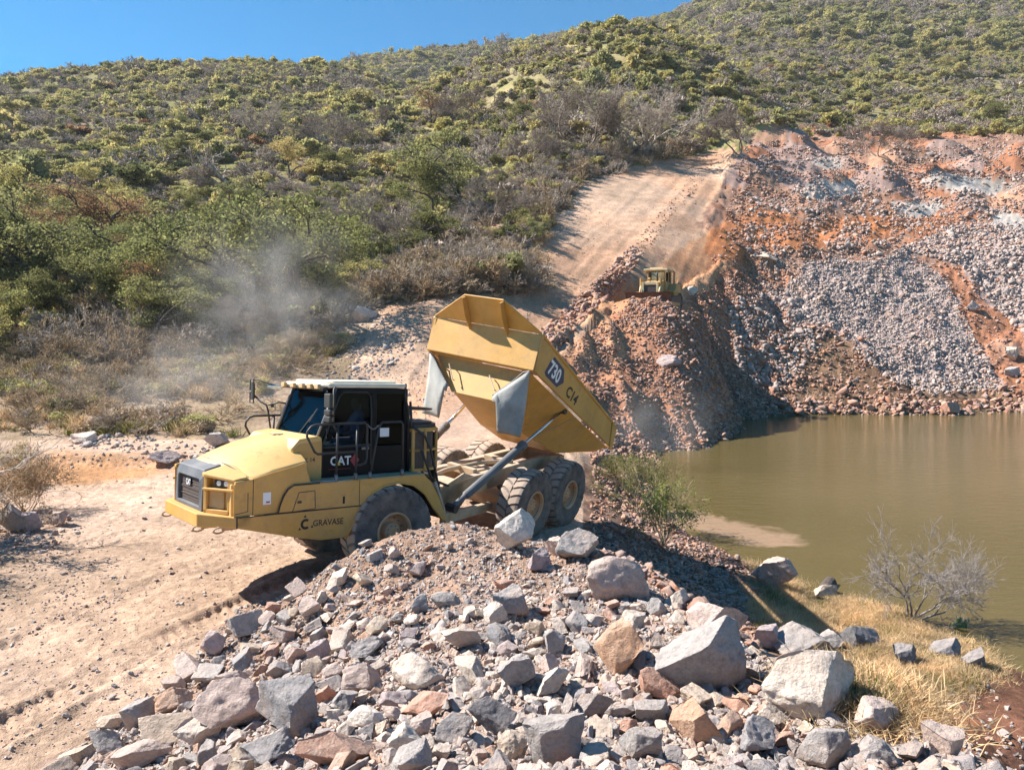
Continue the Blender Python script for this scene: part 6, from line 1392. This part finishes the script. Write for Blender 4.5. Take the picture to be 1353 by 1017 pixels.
# dry bushes by the left verge
for i, (px, py, h, mt, lab) in enumerate([(32, 680, 92, 'twig_brown', "dry brown bush with some green leaves at the left roadside"), (-30, 700, 110, 'twig_brown', "dry bush cut by the left picture edge beside the road"), (8, 640, 60, 'leaf', "greenish low bush behind the dry one at the left roadside")]):
    P = drop(px, py)[0] if px > -5 else np.array([-12.0, 16.2, 0.0]); H = h / FPX * P[1]; r = np.random.default_rng(190 + i); segs, tips = [], []
    for k in range(14): t = r.uniform(0, 6.28); grow(r, (r.normal() * .12, r.normal() * .12, -.05), (math.cos(t) * .8, math.sin(t) * .8, 1), H * .40, .012, 0, 4, segs, tips, .2, (2, 3), .5, .74)
    S = np.array(segs); T = np.array(tips); k = H / T[:, 2].max(); S[:, :6] *= k; T *= k; S[:, 6:] = np.maximum(S[:, 6:], .004)
    c = T[r.integers(len(T), size=1800)] + r.normal(size=(1800, 3)) * .06
    tree_thing("dry_bush", P, tubes(S, 3), M['twig_brown'], quads(c, .02, r, 1.3), M[mt if mt == 'leaf' else 'leaf_rust'], lab, "bush", "bushes at the left verge", ("stems", "foliage"))
# tree just left of the view whose shade falls on the road
for i, (x, y, H) in enumerate([(-12.6, 14.6, 3.6), (-12.2, 12.4, 2.8)]):
    e = put_tree('bare', i, (x, y, -.05), H / 4.0, "leafless tree standing on the left verge of the road", "leafless trees of the left verge")
# prickly pear and stump on the grassy bank
Pc = drop(1265, 842)[0]; cc = empty("prickly_pear", tuple(Pc), "small green prickly pear at the right end of the grassy bank", "cactus")
for i, (dx, dz_, rx, a) in enumerate([(0, .10, .10, .1), (.09, .24, .09, .5), (-.07, .25, .085, -.4), (.02, .38, .075, .1), (.17, .36, .06, .7)]):
    V, F = ICO[3]; V = V * np.array([rx, .025, rx * 1.35]); ca_, sa_ = math.cos(a), math.sin(a); V = np.stack([V[:, 0] * ca_ + V[:, 2] * sa_, V[:, 1], -V[:, 0] * sa_ + V[:, 2] * ca_], 1) + np.array([dx, 0, dz_])
    mesh_obj("pad", V, F, M['cactus'], cc, smooth=True)
Ps = drop(1092, 786)[0]; m = MB(Fr(tuple(Ps), (1, 0, 0), (0, 1, 0), (0, 0, 1), tuple(Ps)))
m.tube([(-.1,-.25,.12),(.02,.1,.14),(.3,.5,.16)], [.19,.18,.16], 14); o = m.build("cut_log", M['bark'], None, .01); o.location = tuple(Ps)
tag(o, "short cut log with a pale sawn end lying on the bank by the water", "log")
mf = MB(Fr((0,0,0), (1,0,0), (0,1,0), (0,0,1), (0,0,0))); mf.tube([(-.104,-.262,.12),(-.100,-.252,.12)], [.175,.175], 14); mf.build("sawn_end", M['bark_pale'], o)
# uprooted trunks and brush heaped along the edge of the clearing
for i, (px, py, L, a, lab) in enumerate([(745, 219, 3.6, .15, "uprooted trunk lying at the edge of the scrub where the haul road narrows"), (610, 345, 3.2, 2.2, "broken trunk lying in the cleared brush left of the haul road"), (560, 352, 3.0, .2, "grey log lying at the scrub edge above the tipped body"),
        (20, 478, 2.0, .5, "fallen branch at the left edge in the dry scrub"), (715, 262, 3.0, 1.0, "stripped trunk on the cleared bank beside the upper haul road")]):
    P = drop(px, py)[0]; r = np.random.default_rng(i + 70); segs, tips = [], []
    grow(r, (-L / 2 * math.cos(a), -L / 2 * math.sin(a), .1), (math.cos(a), math.sin(a), .12), L * .6, .11, 0, 3, segs, tips, .12, (2, 3), .5, .6)
    vf = tubes(segs, 6); o = mesh_obj("fallen_trunk", vf[0], vf[1], M['bark'] if i % 2 else M['bark'], smooth=True); o.location = tuple(P); tag(o, lab, "fallen trunk", "fallen trunks along the clearing")
BR = []
for k in range(4):
    t, _ = bare(600 + k, .9, 4, .03, 2.2, 6, 1.6); BR.append(mesh_obj("b", t[0], t[1], M['twig'] if k % 2 else M['twig_brown'], link=False))
bp_ = [([(500,398),(600,388),(700,378),(705,350),(640,335),(560,345),(500,375)], 190), ([(690,330),(735,270),(770,240),(860,214),(930,198),(900,192),(800,205),(740,225),(690,280)], 130), ([(60,440),(300,410),(430,400),(430,440),(250,480),(60,480)], 90)]
Pl, zz = [], []
for poly, n in bp_: Pb, _q, r = sample_px(poly, n, 640 + n); Pl.append(Pb)
Pb = np.concatenate(Pl); n = len(Pb); r = np.random.default_rng(9)
scatter("brush_debris", Pb, np.c_[r.uniform(-.6, .6, (n, 2)), r.uniform(0, 6.28, n)], r.uniform(.8, 2.0, (n, 1)) * np.ones((1, 3)), r.integers(0, 4, n), BR, "grey heaps of cleared brush along the edge of the scrub")
# ---- drifting dust
def dust_cloud(name, P, R, dens, seed, label, sc_=.55, col=(.96, .93, .90)):
    s = NT("dust_" + name); v = s.n("TexCoord").outputs["Object"]
    ln = s.n("VectorMath", operation='LENGTH'); s.t.links.new(v, ln.inputs[0])
    fall = s.math('SUBTRACT', 1.0, ln.outputs["Value"], True); fall = s.math('POWER', fall, 1.3)
    mp = s.n("Mapping"); mp.inputs["Location"].default_value = (seed * 3.1, seed, 0); mp.inputs["Scale"].default_value = (R[0] * sc_, R[1] * sc_, R[2] * sc_); s.t.links.new(v, mp.inputs[0])
    n = s.noise(1.0, 4, .6, mp.outputs[0], .5); d = s.ramp(n, [(.38, (0, 0, 0)), (.70, (1, 1, 1))])
    d = s.math('MULTIPLY', s.math('MULTIPLY', d, fall), dens)
    p = s.n("VolumePrincipled"); p.inputs["Color"].default_value = (*col, 1); s.t.links.new(d, p.inputs["Density"]); p.inputs["Anisotropy"].default_value = .2
    s.t.links.new(p.outputs[0], s.o.inputs["Volume"])
    V, F = ICO[3]; o = mesh_obj("dust_cloud", V, F, s.m); o.location = P; o.scale = R; tag(o, label, kind="stuff")
dust_cloud("a", tuple(pt(355, 385, 39)), (6.4, 2.6, 4.8), .27, 1, "pale dust drifting before the trees behind the cab")
dust_cloud("b", tuple(pt(240, 505, 33)), (6.4, 2.6, 3.2), .20, 2, "thin dust hanging over the dry scrub left of the cab")
dust_cloud("c", tuple(pt(625, 585, 22)), (2.4, 1.3, 1.6), .45, 3, "dust rising behind the truck's rear frame")
dust_cloud("d", tuple(pt(875, 560, 36)), (3.4, 2.0, 2.6), .22, 4, "dust drifting down the shaded side of the red heap")

# ---- the air: thin haze that pales the far ridge
def haze():
    V = [(x, y, z) for x in (-900, 1100) for y in (-75, 1150) for z in (-6, 412)]
    F = [(0, 1, 3, 2), (4, 6, 7, 5), (0, 4, 5, 1), (2, 3, 7, 6), (0, 2, 6, 4), (1, 5, 7, 3)]
    s = NT("haze_air"); p = s.n("VolumePrincipled"); p.inputs["Color"].default_value = (.84, .91, 1, 1); p.inputs["Density"].default_value = .00013; p.inputs["Anisotropy"].default_value = .1
    s.t.links.new(p.outputs[0], s.o.inputs["Volume"]); o = mesh_obj("haze", V, F, s.m); tag(o, kind="stuff")
haze()
